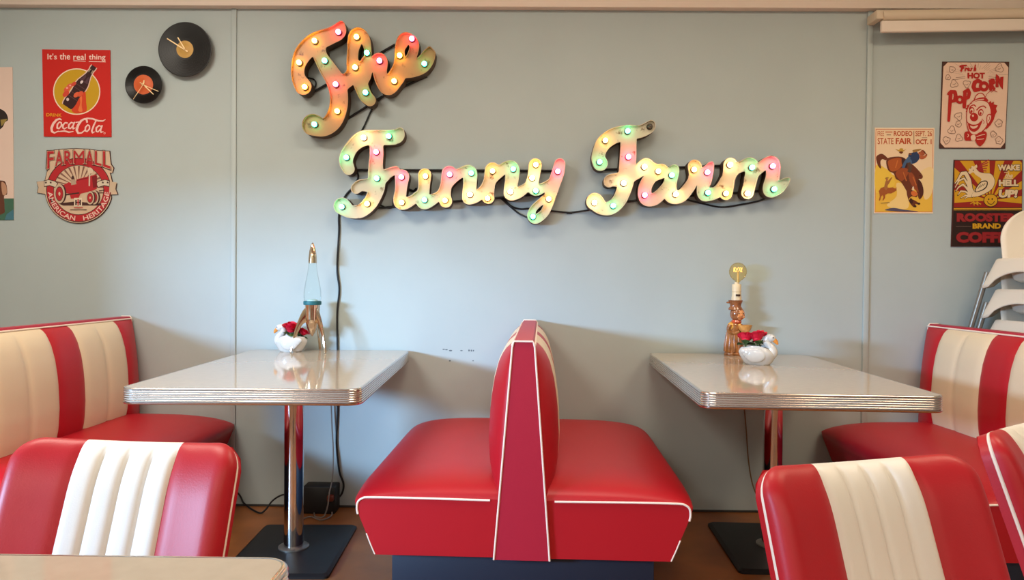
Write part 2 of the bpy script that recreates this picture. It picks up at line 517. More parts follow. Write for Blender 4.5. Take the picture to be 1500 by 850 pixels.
def booth(label, cx, cy, rot, sides, group):
    t = thing('diner_booth', label, 'booth seat', (cx, cy, 0), rot, group)
    double = len(sides) == 2
    lo = -1 if -1 in sides else 0; hi = 1 if 1 in sides else 0
    # wedge-shaped core of the backrest, seen as the narrow end panel and the flat cap
    zs = [.222, .30, .45, .60, .75, .85, .880, .893, .899]
    def half(z): return panel_half(min(z, .885)) - (0 if z < .88 else .006*((z-.88)/.019)**2)
    pts = []
    for z in zs: pts.append((hi*half(z) + (0 if hi else .012), z))
    for z in reversed(zs): pts.append((lo*half(z) - (0 if lo else .012), z))
    y0, y1 = -L-.012, -.002
    n = len(pts)
    V = [(x, y0, z) for x, z in pts] + [(x, y1, z) for x, z in pts]
    Fs = [tuple(range(n-1, -1, -1)), tuple(range(n, 2*n))] + [(i, (i+1) % n, n+(i+1) % n, n+i) for i in range(n)]
    obj('back_panel', (V, Fs), CRIMSON, t, angle=35)
    edge = [(x, z) for x, z in pts]
    obj('piping', tube([(x*1.01, y0-.001, z+.0005) for x, z in edge], .0030, 8), PIPE, t)
    obj('piping', tube([(x*1.01, y1-.002, z+.0005) for x, z in edge], .0030, 8), PIPE, t)
    for s in sides:
        obj('piping', tube([(s*(panel_half(.885)+.0015), y0, .8885), (s*(panel_half(.885)+.0015), y1, .8885)], .0034, 8), PIPE, t)
        booth_side(t, s)
    kx0 = -.415 if lo else -.01; kx1 = .415 if hi else .01
    k = obj('kick_base', box(kx0, kx1, -L+.045, -.01, 0, .232, .003), KICK, t); k['label'] = 'dark navy kick base'
    return t
G = 'red and cream diner booths'
booth('red double booth with back-to-back seats between the two tables', .046, -.026, math.radians(-1.7), (-1, 1), G)
booth('single red booth with cream stripes against the left table', -1.872, -.01, 0, (1,), G)
booth('single red booth with cream stripes behind the right table', 1.94, -.01, math.radians(.5), (-1,), G)

# ------------------------------------------------------------------ chairs
def pad(hw, hl, r, T, RR, us, base=0.0, chan=None, RV=.05):
    """padded panel over a rounded rectangle (x = u, y = v from 0..2*hl), thickness along z"""
    N = 52
    vs = [hl*(1-math.copysign(abs(math.cos(PI*k/N))**.8, math.cos(PI*k/N))) for k in range(N+1)]
    vs = sorted(set(vs + [.0002, .0008, 2*hl-.0002, 2*hl-.0008])); N = len(vs)-1
    def hwv(v):
        d = min(v, 2*hl-v)
        return hw if d >= r else hw - r + math.sqrt(max(0, r*r-(r-d)**2))
    def f(i, j):
        u, v = us[i], vs[j]; w = hwv(v); ws = .435*hw
        x = u/.46*ws if abs(u) <= .46 else math.copysign(ws + (abs(u)-.46)/.54*(w-ws), u)
        qx = min(1, max(0, w-abs(x))/RR); qv = min(1, max(0, min(v, 2*hl-v))/RV); q = qx*qv
        z = base + T*(max(0, 1-(1-qx)**2.4)**.5)*(max(0, 1-(1-qv)**2.2)**.5)
        if chan == 0: z -= .0046*math.exp(-((abs(u)-.46)/.035)**2)*min(1, q*3)
        if chan and abs(u) < .4601:
            k = (u+.46)/.92*chan; k -= math.floor(min(k, chan-1e-6)); k = min(1, max(0, k))
            z += (.003 - .0076*abs(2*k-1)**4)*min(1, q*3)
        return (x, v, z)
    return grid(f, len(us), N+1)
def fr(a, b, n): return [a+(b-a)*k/n for k in range(n+1)]
def outline_rr(hw, hl, r, z): return [(x, y+hl, z) for x, y in rrect(hw, hl, r, 8)]
def slab(hw, hl, r, z0, z1):
    a = outline_rr(hw, hl, r, z0); b = outline_rr(hw, hl, r, z1); n = len(a)
    return a+b, [tuple(range(n-1, -1, -1)), tuple(range(n, 2*n))] + [(i, (i+1) % n, n+(i+1) % n, n+i) for i in range(n)]
HB = .203                                   # half height of the back cushion
def make_chair(label, loc, rot, red, white):
    """origin on the floor under the top edge of the backrest, facing -y"""
    t = thing('diner_chair', label, 'chair', loc, rot, 'red and white diner chairs')
    th = math.radians(20)
    top = .81
    # map (x, v, w): v up the recline, w out of the front
    M = Matrix(((1,0,0,0), (0, math.sin(th), -math.cos(th), 0), (0, math.cos(th), math.sin(th), 0), (0,0,0,1)))
    v1 = Vector((0, 2*HB, .012)); d = M @ v1
    M = Matrix.Translation((0, -d.y, top-d.z)) @ M
    hw, r = .197, .045
    BOW = .85                                  # the back wraps round the sitter
    def bow(g): return [(x, y, z + BOW*x*x) for x, y, z in g[0]], g[1]
    red_l = sorted(set([-1, -.995, -.985, -.97, -.95, -.92, -.88] + fr(-.85, -.46, 9)))
    xs_ = fr(-1, 1, 20)
    P0 = outline_rr(hw-.003, HB-.002, r, 0); P = []
    for i in range(len(P0)):
        a_, b_ = P0[i], P0[(i+1) % len(P0)]; k_ = 16 if math.hypot(a_[0]-b_[0], a_[1]-b_[1]) > .05 else 1
        P += [(a_[0]+(b_[0]-a_[0])*q/k_, a_[1]+(b_[1]-a_[1])*q/k_, 0) for q in range(k_)]
    n_ = len(P)
    # back shell: bowed strip grid
    def sh(z0):
        def f(i, j):
            v = .004 + (2*HB-.008)*j/20; d = min(v, 2*HB-v); w_ = (hw-.004) - (0 if d >= r else r-math.sqrt(max(0, r*r-(r-d)**2)))
            return (xs_[i]*w_, v, z0)
        return grid(f, 21, 21)
    obj('backrest', xf(bow(join(sh(-.024), sh(-.002), ([p for x, y, z in P for p in ((x*.994, y, -.024), (x*.994, y, -.001))], [(2*i, 2*i+1, (2*i+3) % (2*n_), (2*i+2) % (2*n_)) for i in range(n_)]),
        pad(hw, HB, r, .034, .034, red_l, chan=0, RV=.10), pad(hw, HB, r, .034, .034, [-u for u in reversed(red_l)], chan=0, RV=.10))), M), red, t, angle=89)
    sp = obj('stripe_panel', xf(bow(pad(hw, HB, r, .034, .034, fr(-.46, .46, 40), chan=4, RV=.10)), M), white, t, angle=179); sp['label'] = 'white four-channel centre stripe'
    fine = []
    for i in range(n_):
        a_, b_ = P[i], P[(i+1) % n_]; k_ = 1
        fine += [(a_[0]+(b_[0]-a_[0])*q/k_, a_[1]+(b_[1]-a_[1])*q/k_, -.003) for q in range(k_)]
    k0 = next(i for i, p in enumerate(fine) if p[1] > 2*HB-.012 and p[0] < -.11)      # open along the top, tucked in behind the roll
    fine = fine[k0:] + fine[:k0]; fine = [p for p in fine if not (p[1] > 2*HB-.012 and abs(p[0]) < .11)]
    obj('piping', xf(tube(bow((fine, []))[0], .0038, 8), M), PIPE, t)
    # seat
    sy, sz = -.345, .435
    Ms = Matrix.Translation((0, sy-.21, sz))
    obj('seat', xf(join(slab(.205, .21, .05, -.035, .002), pad(.205, .21, .05, .035, .05, sorted(set(red_l + fr(-.46, .46, 20) + [-u for u in red_l])))), Ms), red, t, angle=50)
    obj('piping', xf(tube([(x, y, 0) for x, y, z in outline_rr(.206, .211, .05, 0)], .0042, 8, True), Ms), PIPE, t)
    for sx in (-1, 1):
        obj('leg', tube(smooth_path([(sx*.15, sy-.15, sz-.034), (sx*.165, sy-.165, .30), (sx*.185, sy-.19, 0.0)], 5), .0115, 12), CHROME, t)
        obj('leg', tube(smooth_path([(sx*.15, sy+.15, sz-.034), (sx*.165, sy+.18, .30), (sx*.185, sy+.24, 0.0)], 5), .0115, 12), CHROME, t)
        p = [M @ Vector((sx*.07, v, -.03)) for v in (.16, .03)]
        obj('back_support', tube(smooth_path([p[0], p[1], (sx*.07, sy+.19, sz-.01), (sx*.07, sy+.13, sz-.042)], 6), .010, 10), CHROME, t)
    return t
make_chair('red chair with white centre stripes behind the near table at bottom left', (-.652, -2.185, 0), math.radians(-5), RED, WHITE_V)
make_chair('red chair with cream centre stripes in front of the right table', (.534, -2.262, 0), math.radians(17), RED, WHITE_V)
make_chair('red chair with white stripe cut off by the right edge of the picture', (1.000, -1.955, 0), math.radians(35), RED, WHITE_V)
# ------------------------------------------------------------------ marquee signs
RIM = mat('rusted_sign_rim', (84, 62, 44), .55, metal=.5, var=.4, vscale=30)
def sign_face(name, base, rust):
    m = bpy.data.materials.new(name); m.use_nodes = True; nt = m.node_tree; b = nt.nodes['Principled BSDF']
    b.inputs['Roughness'].default_value = .38
    tc = nt.nodes.new('ShaderNodeTexCoord'); n = nt.nodes.new('ShaderNodeTexNoise')
    n.inputs['Scale'].default_value = 26; n.inputs['Detail'].default_value = 7; n.inputs['Roughness'].default_value = .65
    r = nt.nodes.new('ShaderNodeValToRGB'); r.color_ramp.elements[0].position = .60; r.color_ramp.elements[1].position = .70
    r.color_ramp.elements[0].color = lin(base); r.color_ramp.elements[1].color = lin(rust)
    nt.links.new(tc.outputs['Object'], n.inputs['Vector']); nt.links.new(n.outputs['Fac'], r.inputs['Fac']); nt.links.new(r.outputs['Color'], b.inputs['Base Color'])
    return m
FACE_A = sign_face('worn_tan_sign_enamel', (176, 134, 88), (96, 58, 34))
FACE_B = sign_face('worn_ivory_sign_enamel', (206, 192, 168), (116, 82, 54))
def bulbmat(n, c, k):
    return mat('bulb_glass_'+n, (255, 255, 255), .2, emit=c, estr=k)
BULB = {'m': ('magenta', bulbmat('magenta', (1, .04, .18), 42)), 'a': ('amber', bulbmat('amber', (1, .47, .04), 34)), 'y': ('yellow', bulbmat('yellow', (1, .50, .09), 24)),
        'g': ('green', bulbmat('green', (.03, 1, .52), 14)), 'w': ('warm white', bulbmat('warm_white', (1, .66, .30), 40)),
        'x': ('unlit', mat('dark_bulb', (70, 66, 58), .15, coat=.6))}
SOCK = mat('bulb_socket', (52, 42, 32), .5)
YF, YBK = -.076, -.016                       # front lip and rear edge of the letter trays
def sign(name, label, crop, strokes, bulbs, rods, face):
    x0, y0, sc = crop
    def w(x, y, yy=YF): return tuple(at_y(x0+x/sc, y0+y/sc, yy))
    loops = outline([[tuple(q) for q in smooth_path(s_, 5)] if len(s_) > 2 else s_ for s_ in strokes], 4.5, 9)
    allp = [w(*p) for l in loops for p in l]
    c = (sum(p[0] for p in allp)/len(allp), -.05, min(p[2] for p in allp))
    t = thing(name, label, 'marquee sign', c, 0, 'lit script marquee signs')
    g = fill(loops, lambda x, y: (w(x, y)[0], YF+.016, w(x, y)[2]))
    o = obj('letter_face', g, face, t, smooth=False, world=True); o['label'] = 'weathered painted face of the word'
    V, Fs = [], []
    for l in loops:
        P = [np.array(w(*p)) for p in l]; n = len(P); b = len(V)
        for i in range(n):
            d = P[(i+1) % n]-P[i-1]; L2 = math.hypot(d[0], d[2]) or 1; nx, nz = d[2]/L2*.0014, -d[0]/L2*.0014
            for q, yy in ((1, YBK), (1, YF), (-1, YF), (-1, YF+.018), (-1, YBK)):
                V.append((P[i][0]+q*nx, yy, P[i][2]+q*nz))
        for i in range(n):
            j = (i+1) % n
            for k in range(5): Fs.append((b+i*5+k, b+j*5+k, b+j*5+(k+1) % 5, b+i*5+(k+1) % 5))
    o = obj('letter_rim', (V, Fs), [RIM, face], t, world=True, idx=[1 if f % 5 in (1, 2) else 0 for f in range(len(Fs))]); o['label'] = 'rusted metal rim'
    for x, y, k in bulbs:
        p = at_y(x0+x/sc, y0+y/sc, YF+.004)
        nm, bm_ = BULB[k]
        R = .0115
        pr = [(.006, .0), (.0085, -.004), (.0112, -.010), (.0118, -.015), (.0105, -.020), (.0065, -.0245), (.0015, -.026)]
        V, Fs = lathe(pr, 14)
        V = [(p[0]+a, YF+.013+z, p[2]+b_) for a, b_, z in V]
        o = obj('bulb', (V, Fs), bm_, t, world=True); o['label'] = ('unlit bulb' if k == 'x' else nm + ' glowing bulb')
        V, Fs = lathe([(.0145, .003), (.0145, -.003), (.012, -.0045), (.006, -.0045)], 16)
        obj('socket', ([(p[0]+a, YF+.014+z, p[2]+b_) for a, b_, z in V], Fs), SOCK, o, world=True)
    for r in rods:
        pts = [w(x, y, -.009) for x, y in r]
        obj('support_rod', tube(pts, .0055, 8), BLACKMETAL, t, world=True)
    return t

THE = [
 [(384,138,20),(368,178,44),(330,200,46),(240,238,54),(172,300,50),(141,375,38),(143,440,38),(170,490,46)],
 [(255,260,40),(268,320,38),(310,390,46),(350,455,50),(372,540,50),(366,620,50),(335,688,50),(285,722,48),(225,706,60)],
 [(530,350,22),(537,290,18),(520,225,28),(480,200,45),(462,235,40),(451,290,31),(450,360,34),(470,400,50),(430,445,40),(370,480,50)],
 [(470,395,50),(500,430,50),(515,400,40),(520,345,22)],
 [(490,430,46),(500,490,38),(522,540,36),(548,568,32)],
 [(520,400,40),(565,360,20),(600,345,45),(604,410,38),(622,470,36),(655,495,42),(700,440,44)],
 [(655,480,40),(715,400,45),(718,330,30),(717,280,27),(738,228,36),(762,212,27),(797,245,27),(795,290,26),(770,345,30),(725,390,45)],
 [(720,400,42),(790,396,40),(845,365,46),(880,315,36),(885,275,12)],
 [(880,315,36),(905,300,12)],
]
THE_B = [(370,182,'m'),(236,232,'y'),(148,355,'y'),(180,493,'y'),(293,345,'g'),(355,478,'m'),(364,630,'y'),(235,705,'g'),(473,210,'y'),(532,300,'g'),
         (465,382,'y'),(524,525,'g'),(603,345,'m'),(786,220,'m'),(717,315,'y'),(686,460,'y'),(857,362,'g')]
THE_R = [[(205,550),(230,520),(690,252)], [(252,775),(410,680),(620,545),(872,432)]]
FUNNY = [
 [(458,128,22),(440,155,40),(395,163,43),(300,163,42),(235,172,44),(182,215,38),(150,270,40),(146,310,38),(160,345,34)],
 [(320,190,38),(322,260,38),(317,320,40),(318,390,44),(325,440,45),(312,490,42),(282,545,40),(230,588,38),(170,592,36),(122,560,48)],
 [(330,410,42),(390,370,28),(432,350,22)],
 [(300,440,40),(230,440,32),(204,458,30)],
 [(470,390,40),(463,460,33),(456,530,36),(480,546,34),(530,525,26),(556,500,22)],
 [(600,380,37),(596,450,32),(588,515,38),(600,540,38),(650,520,30),(690,490,22),(715,450,24)],
 [(742,370,42),(724,440,32),(716,500,34),(722,532,36)],
 [(735,420,34),(775,390,28),(815,365,30),(860,365,40),(862,430,38),(856,500,38),(862,512,38),(905,500,32),(940,465,26),(960,430,24)],
 [(992,350,42),(975,420,34),(967,480,34),(968,512,34)],
 [(985,400,34),(1030,365,30),(1070,335,32),(1106,342,40),(1104,410,38),(1095,465,36),(1100,490,37),(1145,480,32),(1190,450,24),(1215,425,20)],
 [(1240,322,37),(1230,390,34),(1222,440,36),(1245,468,32),(1290,450,26),(1320,430,22)],
 [(1382,315,31),(1370,370,35),(1345,440,35),(1326,505,32),(1312,560,25),(1288,605,24),(1242,636,26),(1216,616,22),(1230,575,19),(1266,540,19),(1305,515,24)],
]
FUNNY_B = [(393,157,'g'),(248,165,'w'),(148,280,'g'),(320,248,'m'),(324,400,'g'),(268,547,'y'),(122,565,'g'),(466,393,'m'),(468,540,'y'),(605,388,'y'),(600,525,'g'),
           (745,378,'m'),(718,528,'y'),(870,370,'g'),(862,494,'w'),(993,358,'y'),(964,516,'y'),(1112,347,'g'),(1096,478,'w'),(1243,322,'y'),(1222,398,'w'),(1243,472,'g'),
           (1370,360,'m'),(1318,520,'y'),(1226,622,'g')]
FUNNY_R = [[(200,352),(1405,357)], [(300,575),(1370,483)]]
FARM = [
 [(530,95,26),(515,115,36),(460,140,38),(385,145,46),(300,165,48),(235,210,46),(205,270,40),(200,310,42),(212,340,46)],
 [(390,190,48),(386,300,50),(378,400,50),(368,480,46),(332,570,42),(280,618,42),(225,620,42),(178,580,54)],
 [(390,420,44),(450,390,40),(500,350,42),(530,365,24)],
 [(350,440,44),(280,446,38),(266,458,32)],
 [(500,350,36),(560,380,36),(600,388,42),(532,425,38),(492,495,40),(500,560,42),(550,565,38),(600,525,34),(648,465,36),(668,390,34)],
 [(678,375,28),(668,400,36),(652,460,38),(652,530,42),(672,552,42),(720,545,38),(770,490,34),(800,430,32),(805,360,41)],
 [(805,360,40),(835,395,28),(880,395,36),(903,355,22),(913,338,10)],
 [(880,400,38),(872,440,40),(858,490,38),(866,530,44),(890,535,40),(935,525,36),(968,495,32),(1000,440,30)],
 [(1030,350,44),(1022,410,40),(1010,480,40),(1000,530,40)],
 [(1020,420,38),(1060,380,32),(1110,355,34),(1160,350,44),(1160,430,38),(1145,490,38),(1136,526,38)],
 [(1150,440,34),(1190,395,28),(1240,350,34),(1292,342,46),(1295,420,42),(1278,490,44),(1284,512,42),(1330,495,38),(1370,460,26),(1394,440,11)],
]
FARM_B = [(523,108,'x'),(383,138,'g'),(243,197,'y'),(207,332,'g'),(388,300,'m'),(488,362,'w'),(358,465,'w'),(175,588,'w'),(292,607,'g'),(575,390,'y'),(660,415,'g'),
          (490,540,'m'),(685,535,'w'),(800,380,'y'),(883,397,'m'),(887,525,'g'),(1000,530,'y'),(1025,350,'w'),(1163,367,'g'),(1135,530,'w'),(1293,358,'m'),(1302,503,'g')]
FARM_R = [[(215,380),(700,366),(1240,345)], [(380,580),(520,563),(1215,515)]]
sign('marquee_word_sign', 'lit marquee word sign reading The in amber script, tilted upward', (400,0,3.864), THE, [(x, y, 'a' if k == 'y' else k) for x, y, k in THE_B], THE_R, FACE_A)
sign('marquee_word_sign', 'lit marquee word sign reading Funny in ivory script', (470,160,3.947), FUNNY, FUNNY_B, FUNNY_R, FACE_B)
sign('marquee_word_sign', 'lit marquee word sign reading Farm in ivory script', (830,160,4.286), FARM, FARM_B, FARM_R, FACE_B)

# ------------------------------------------------------------------ cords on and below the wall
def cord(label, pts, r, m, name='power_cord', group=None, sm=8, cat='cord'):
    o = obj(name, tube(smooth_path(pts, sm), r, 8), m); recenter(o); tag(o, label, cat, group); return o
def c1(x, y, d=-.006): return tuple(at_y(400+x/3.864, y/3.864, d))
def c2(x, y, d=-.006): return tuple(at_y(470+x/3.947, 160+y/3.947, d))
def c3(x, y, d=-.006): return tuple(at_y(830+x/4.286, 160+y/4.286, d))
def pw(x, y, d=-.006): return tuple(at_y(x, y, d))
cord('short black cord from the word The down to the word Funny', [c1(860,430,-.03), c1(800,462), c1(715,500), c1(625,545), c1(565,610), c1(505,735), c2(170,215,-.02), c2(150,300,-.02)], .0042, CORD)
cord('thin black cord looping out of the lower left of the word The', [c1(195,440,-.03), c1(228,448), c1(242,470), c1(232,505), c1(205,540)], .0035, CORD)
cord('black cord hanging from the word Funny down behind the left table', [c2(205,350,-.02), c2(216,395), c2(186,450), c2(150,490), c2(128,530), c2(105,610), pw(496.5,340), pw(494,394), pw(497,424), pw(494,460), pw(494.5,515),
      pw(494.5,600), pw(493,650), pw(497,690), pw(503,708), pw(502,720), pw(497,728,-.012), pw(490,729,-.03)], .0046, CORD)
cord('short black cord looping under the F of the word Funny', [c2(180,590,-.02), c2(215,555), c2(265,550), c2(330,550), c2(380,570), c2(415,565), c2(420,520), c2(445,470,-.02)], .0038, CORD)
cord('stub of black cord between the u stems of the word Funny', [c2(470,455,-.03), c2(505,462), c2(535,473), c2(552,460,-.02)], .0055, CORD)
cord('black cord drooping from the word Funny across to the word Farm', [c2(960,520,-.02), c2(1050,517), c2(1095,558), c2(1150,577), c2(1215,575), c2(1330,588), c2(1450,600), c3(0,652), c3(60,645), c3(145,632,-.02), c3(190,615,-.03)], .0042, CORD)
cord('black cord drooping to the tail of the y in the word Funny', [c2(1040,515,-.02), c2(1080,550), c2(1140,600), c2(1195,628,-.02)], .0042, CORD)
cord('black cord sagging under the word Farm', [c3(690,560,-.03), c3(740,566), c3(840,590), c3(970,615), c3(1100,598), c3(1200,578), c3(1270,550,-.03)], .0042, CORD)

# black box on the floor under the left table, with the plugs and cords that end there
t = thing('outlet_box', 'black outlet box on the floor against the wall under the left table', 'outlet box', at_y(469, 752, -.06))
b = at_y(443, 752, -.10); b2 = at_y(491, 752, -.10)
obj('housing', box(b[0], b2[0], -.105, -.012, 0, .125, .006), mat('black_plastic', (24, 22, 22), .5), t, world=True)
pl = at_y(484, 730, -.115)
o = obj('plug', box(pl[0]-.014, pl[0]+.014, -.128, -.10, pl[2]-.014, pl[2]+.014, .005), mat('red_brown_plug', (112, 44, 26), .45), t, world=True); o['label'] = 'red-brown plug'
def fz(px, py, z=.006): return tuple(at_z(px, py, z))
cord('grey lamp cord hanging behind the left table and coiling on the floor', [pw(483,512,-.02), pw(484,560,-.02), pw(486,620,-.02), pw(488,660,-.03), pw(487,700,-.06), (pl[0], -.135, pl[2]+.03), (pl[0]-.002, -.142, pl[2]), (pl[0]-.004, -.150, .05),
      fz(474,757), fz(462,757), fz(461,748), fz(468,743), fz(478,741), fz(486,749,.01), fz(484,757), fz(470,762), fz(455,757), fz(443,761), fz(432,764)], .0034, GREYCORD)
cord('black cord dipping along the floor behind the left table column', [pw(300,700,-.02), pw(345,720,-.02), pw(358,738,-.02), fz(378,751), fz(388,748,.012), pw(400,733,-.05), pw(415,725,-.05), pw(432,726,-.05), (b[0]+.002, -.06, .09)], .0040, CORD)
cord('thin brown cord hanging behind the right table', [pw(1086,525,-.012), pw(1088,570,-.012), pw(1093,630,-.012), pw(1097,680,-.012), pw(1104,715,-.02), pw(1116,738,-.03), fz(1128,756)], .0032, BROWNCORD)

# ------------------------------------------------------------------ roller blind at the top right
BL = mat('blind_fabric_cream', (226, 212, 198), .6); BLH = mat('blind_cassette_cream', (214, 196, 172), .5)
yb = -.075
p0, p1 = at_y(1291, 23.5, yb), at_y(1500, 20.5, yb)
d = (p1-p0)/(p1[0]-p0[0]); e1 = p0 + d*1.35
t = thing('roller_blind', 'cream roller blind rolled up under the ceiling beam at the top right', 'blind', p0)
rad = 8/1056*3.33
obj('roller_tube', tube([p0, p0+(e1-p0)*.5, e1], rad, 28), BLH, t, world=True)
h0, h1 = at_y(1290, 31, yb-.012), at_y(1291, 48, yb-.012)
hh = h0[2]-h1[2]
V, Fs = box(0, 1.36, -.009, .009, -hh, 0, .006, 3)
V = [(h0[0]+x, h0[1]+y, h0[2]+z+d[2]*x) for x, y, z in V]
o = obj('hem_bar', (V, Fs), BL, t, world=True); o['label'] = 'pale fabric covered hem bar'
bx = at_y(1281, 18, yb)[0]
obj('bracket', box(bx, p0[0]+.002, yb-.02, -.001, p0[2]-.02, p0[2]+.022, .006), BLH, t, world=True)
# ------------------------------------------------------------------ record clocks
VINYL = mat('black_record_vinyl', (17, 13, 12), .34, spec=.35)
BRASS = mat('pale_brass', (246, 214, 160), .4, metal=.1)
def clock(label, crop, cx, cy, rx, ry, lr, labcol, hands, group='record clocks'):
    x0, y0, s = crop; yw = -.03
    P = lambda x, y, d: np.array(at_y(x0+x/s, y0+y/s, d))
    c = P(cx, cy, yw); R = .5*(rx+ry)/s/1056*3.37; q = lr/s/1056*3.37
    t = thing('record_clock', label, 'clock', (c[0], yw, c[2]-R), 0, group)
    tilt = lambda g: [(c[0]+x*rx/(.5*(rx+ry)), yw - z, c[2]+y) for x, y, z in g[0]]
    pr = [(.003, -.0015), (R-.002, -.0015), (R, 0), (R-.001, .0012)]
    k = 14
    for i in range(k): 
        r = R-.004 - (R-q-.010)*i/k; pr += [(r, .0012), (r-.001, .0017)]
    pr += [(q+.004, .0012), (q, .0008), (.003, .0008)]
    g = lathe(pr, 64); obj('record', (tilt(g), g[1]), VINYL, t, world=True, angle=25)
    g = lathe([(q, .0008), (q, .0016), (q*.55, .0016), (q*.54, .0019), (.004, .0019)], 48); o = obj('paper_label', (tilt(g), g[1]), mat('label_%d_%d_%d' % labcol, labcol, .5), t, world=True); o['label'] = 'round paper centre label'
    obj('movement', box(c[0]-.028, c[0]+.028, yw+.002, -.001, c[2]-.028, c[2]+.028, .004), BLACKMETAL, t, world=True)
    g = lathe([(.0055, .001), (.0055, .010), (.003, .012)], 16); obj('hub', ([(c[0]+x, yw-z, c[2]+y) for x, y, z in g[0]], g[1]), BRASS, t, world=True)
    for i, (a, b, wd) in enumerate(hands):
        A, B = P(*a, yw-.006-.002*i), P(*b, yw-.006-.002*i); v = (B-A); v /= np.linalg.norm(v); n = np.array([-v[2], 0, v[0]])*wd/2
        V = [A-n, A+n, B+n*.8, B-n*.8]; dd = np.array([0, .0007, 0])
        obj('hand', ([tuple(x) for x in V]+[tuple(x+dd) for x in V], [(0,1,2,3), (7,6,5,4), (0,1,5,4), (1,2,6,5), (2,3,7,6), (3,0,4,7)]), BRASS, t, world=True, smooth=False)
    return t
cr = (175, 20, 5.862)
clock('large black record clock with a tan label and gold hands', cr, 563, 307, 232, 238, 74, (196, 152, 74), [((585,325),(408,213),.0062), ((565,310),(500,203),.0058)])
clock('small black record clock with an orange label and gold hands', cr, 207, 610, 161, 162, 84, (206, 92, 40), [((212,572),(202,612),.006), ((205,610),(292,693),.0050), ((205,612),(335,668),.0036), ((175,590),(205,612),.003), ((215,590),(118,735),.0024)])

# ------------------------------------------------------------------ rocket lava lamp on the left table
TZ = .7508
GOLD = mat('warm_polished_metal', (210, 186, 160), .12, metal=1)
def clearglass(name, tint, rough=.0):
    m = bpy.data.materials.new(name); m.use_nodes = True; nt = m.node_tree; nt.nodes.clear()
    out = nt.nodes.new('ShaderNodeOutputMaterial'); mix = nt.nodes.new('ShaderNodeMixShader'); fr_ = nt.nodes.new('ShaderNodeLayerWeight'); fr_.inputs[0].default_value = .12
    tr = nt.nodes.new('ShaderNodeBsdfTransparent'); tr.inputs[0].default_value = (*lin(tint)[:3], 1)
    gl = nt.nodes.new('ShaderNodeBsdfGlossy'); gl.inputs['Roughness'].default_value = .04
    mu = nt.nodes.new('ShaderNodeMath'); mu.operation = 'MULTIPLY'; mu.inputs[1].default_value = .45; nt.links.new(fr_.outputs['Fresnel'], mu.inputs[0]); nt.links.new(mu.outputs[0], mix.inputs[0]); nt.links.new(tr.outputs[0], mix.inputs[1]); nt.links.new(gl.outputs[0], mix.inputs[2]); nt.links.new(mix.outputs[0], out.inputs[0])
    return m
GLASS = clearglass('clear_lamp_glass', (249, 253, 253))
rc = at_z(463.2, 513.6, TZ); rc = np.array([rc[0], -.125, 0])
U = (3.4-.125)/1056/4.247                     # metres per crop pixel at the lamp
t = thing('rocket_lamp', 'chrome and clear glass rocket shaped lamp with three fins on the left table', 'lamp', (rc[0], rc[1], TZ))
def Z(y): return (742-y)*U
obj('nose_cone', lathe([(25*U, Z(187)), (26.5*U, Z(186)), (25*U, Z(150)), (21*U, Z(115)), (14*U, Z(85)), (6*U, Z(66)), (1*U, Z(58))], 32), GOLD, t)
gp = [(24*U, Z(186)), (30*U, Z(240)), (42*U, Z(300)), (51*U, Z(350)), (53.5*U, Z(385)), (52*U, Z(424))]
gp = [(p[0], p[1]) for p in smooth_path([(a, b) for a, b in gp], 5)]
obj('glass_globe', lathe(gp, 40, closed_ends=False), GLASS, t)
o = obj('teal_wax', lathe([(4*U, Z(424)), (34*U, Z(423)), (32*U, Z(417)), (18*U, Z(412)), (2*U, Z(411))], 24), mat('pale_wax', (170, 200, 204), .5), t)
o = obj('collar', lathe([(48*U, Z(448)), (54*U, Z(447)), (55.5*U, Z(436)), (54*U, Z(424)), (48*U, Z(423))], 40), mat('teal_collar', (28, 96, 104), .5), t); o['label'] = 'dark teal collar ring'
bp_ = [(46*U, Z(448)), (44*U, Z(480)), (43*U, Z(520)), (42*U, Z(550)), (34*U, Z(585)), (18*U, Z(620)), (7*U, Z(638)), (1.5*U, Z(644))]
obj('rocket_body', lathe([(p[0], p[1]) for p in smooth_path(bp_, 4)], 40), GOLD, t)
def fin(a):
    top = [(40, 462), (62, 490), (92, 560), (115, 640), (133, 735)]
    bot = [(40, 556), (58, 570), (82, 610), (102, 670), (123, 735)]
    A = smooth_path(top, 6); B = smooth_path(bot, 6); n = len(A)
    V, Fs = [], []
    for (ra, ya), (rb, yb_) in zip(A, B):
        for h in (-1, 1):
            w_ = 5.5*U
            V.append((ra*U, h*w_*.9, Z(ya))); V.append((.5*(ra+rb)*U, h*w_*1.6, .5*(Z(ya)+Z(yb_)))); V.append((rb*U, h*w_*.5, Z(yb_)))
    for i in range(n-1):
        o_, q = 6*i, 6*(i+1)
        for a_, b_ in ((0,1),(1,2),(2,5),(5,4),(4,3),(3,0)): Fs.append((o_+a_, o_+b_, q+b_, q+a_))
    Fs += [(0,1,2,5,4,3), tuple(6*(n-1)+k for k in (3,4,5,2,1,0))]
    g = join((V, Fs), shift(ball((128*U, 0, 0), (7*U, 7*U, 5*U), 12, 8), (0, 0, 6*U)))
    return xf(g, Matrix.Rotation(math.radians(a), 4, 'Z'))
for a in (-156, -36, 84): obj('fin', fin(a), GOLD, t, angle=50)

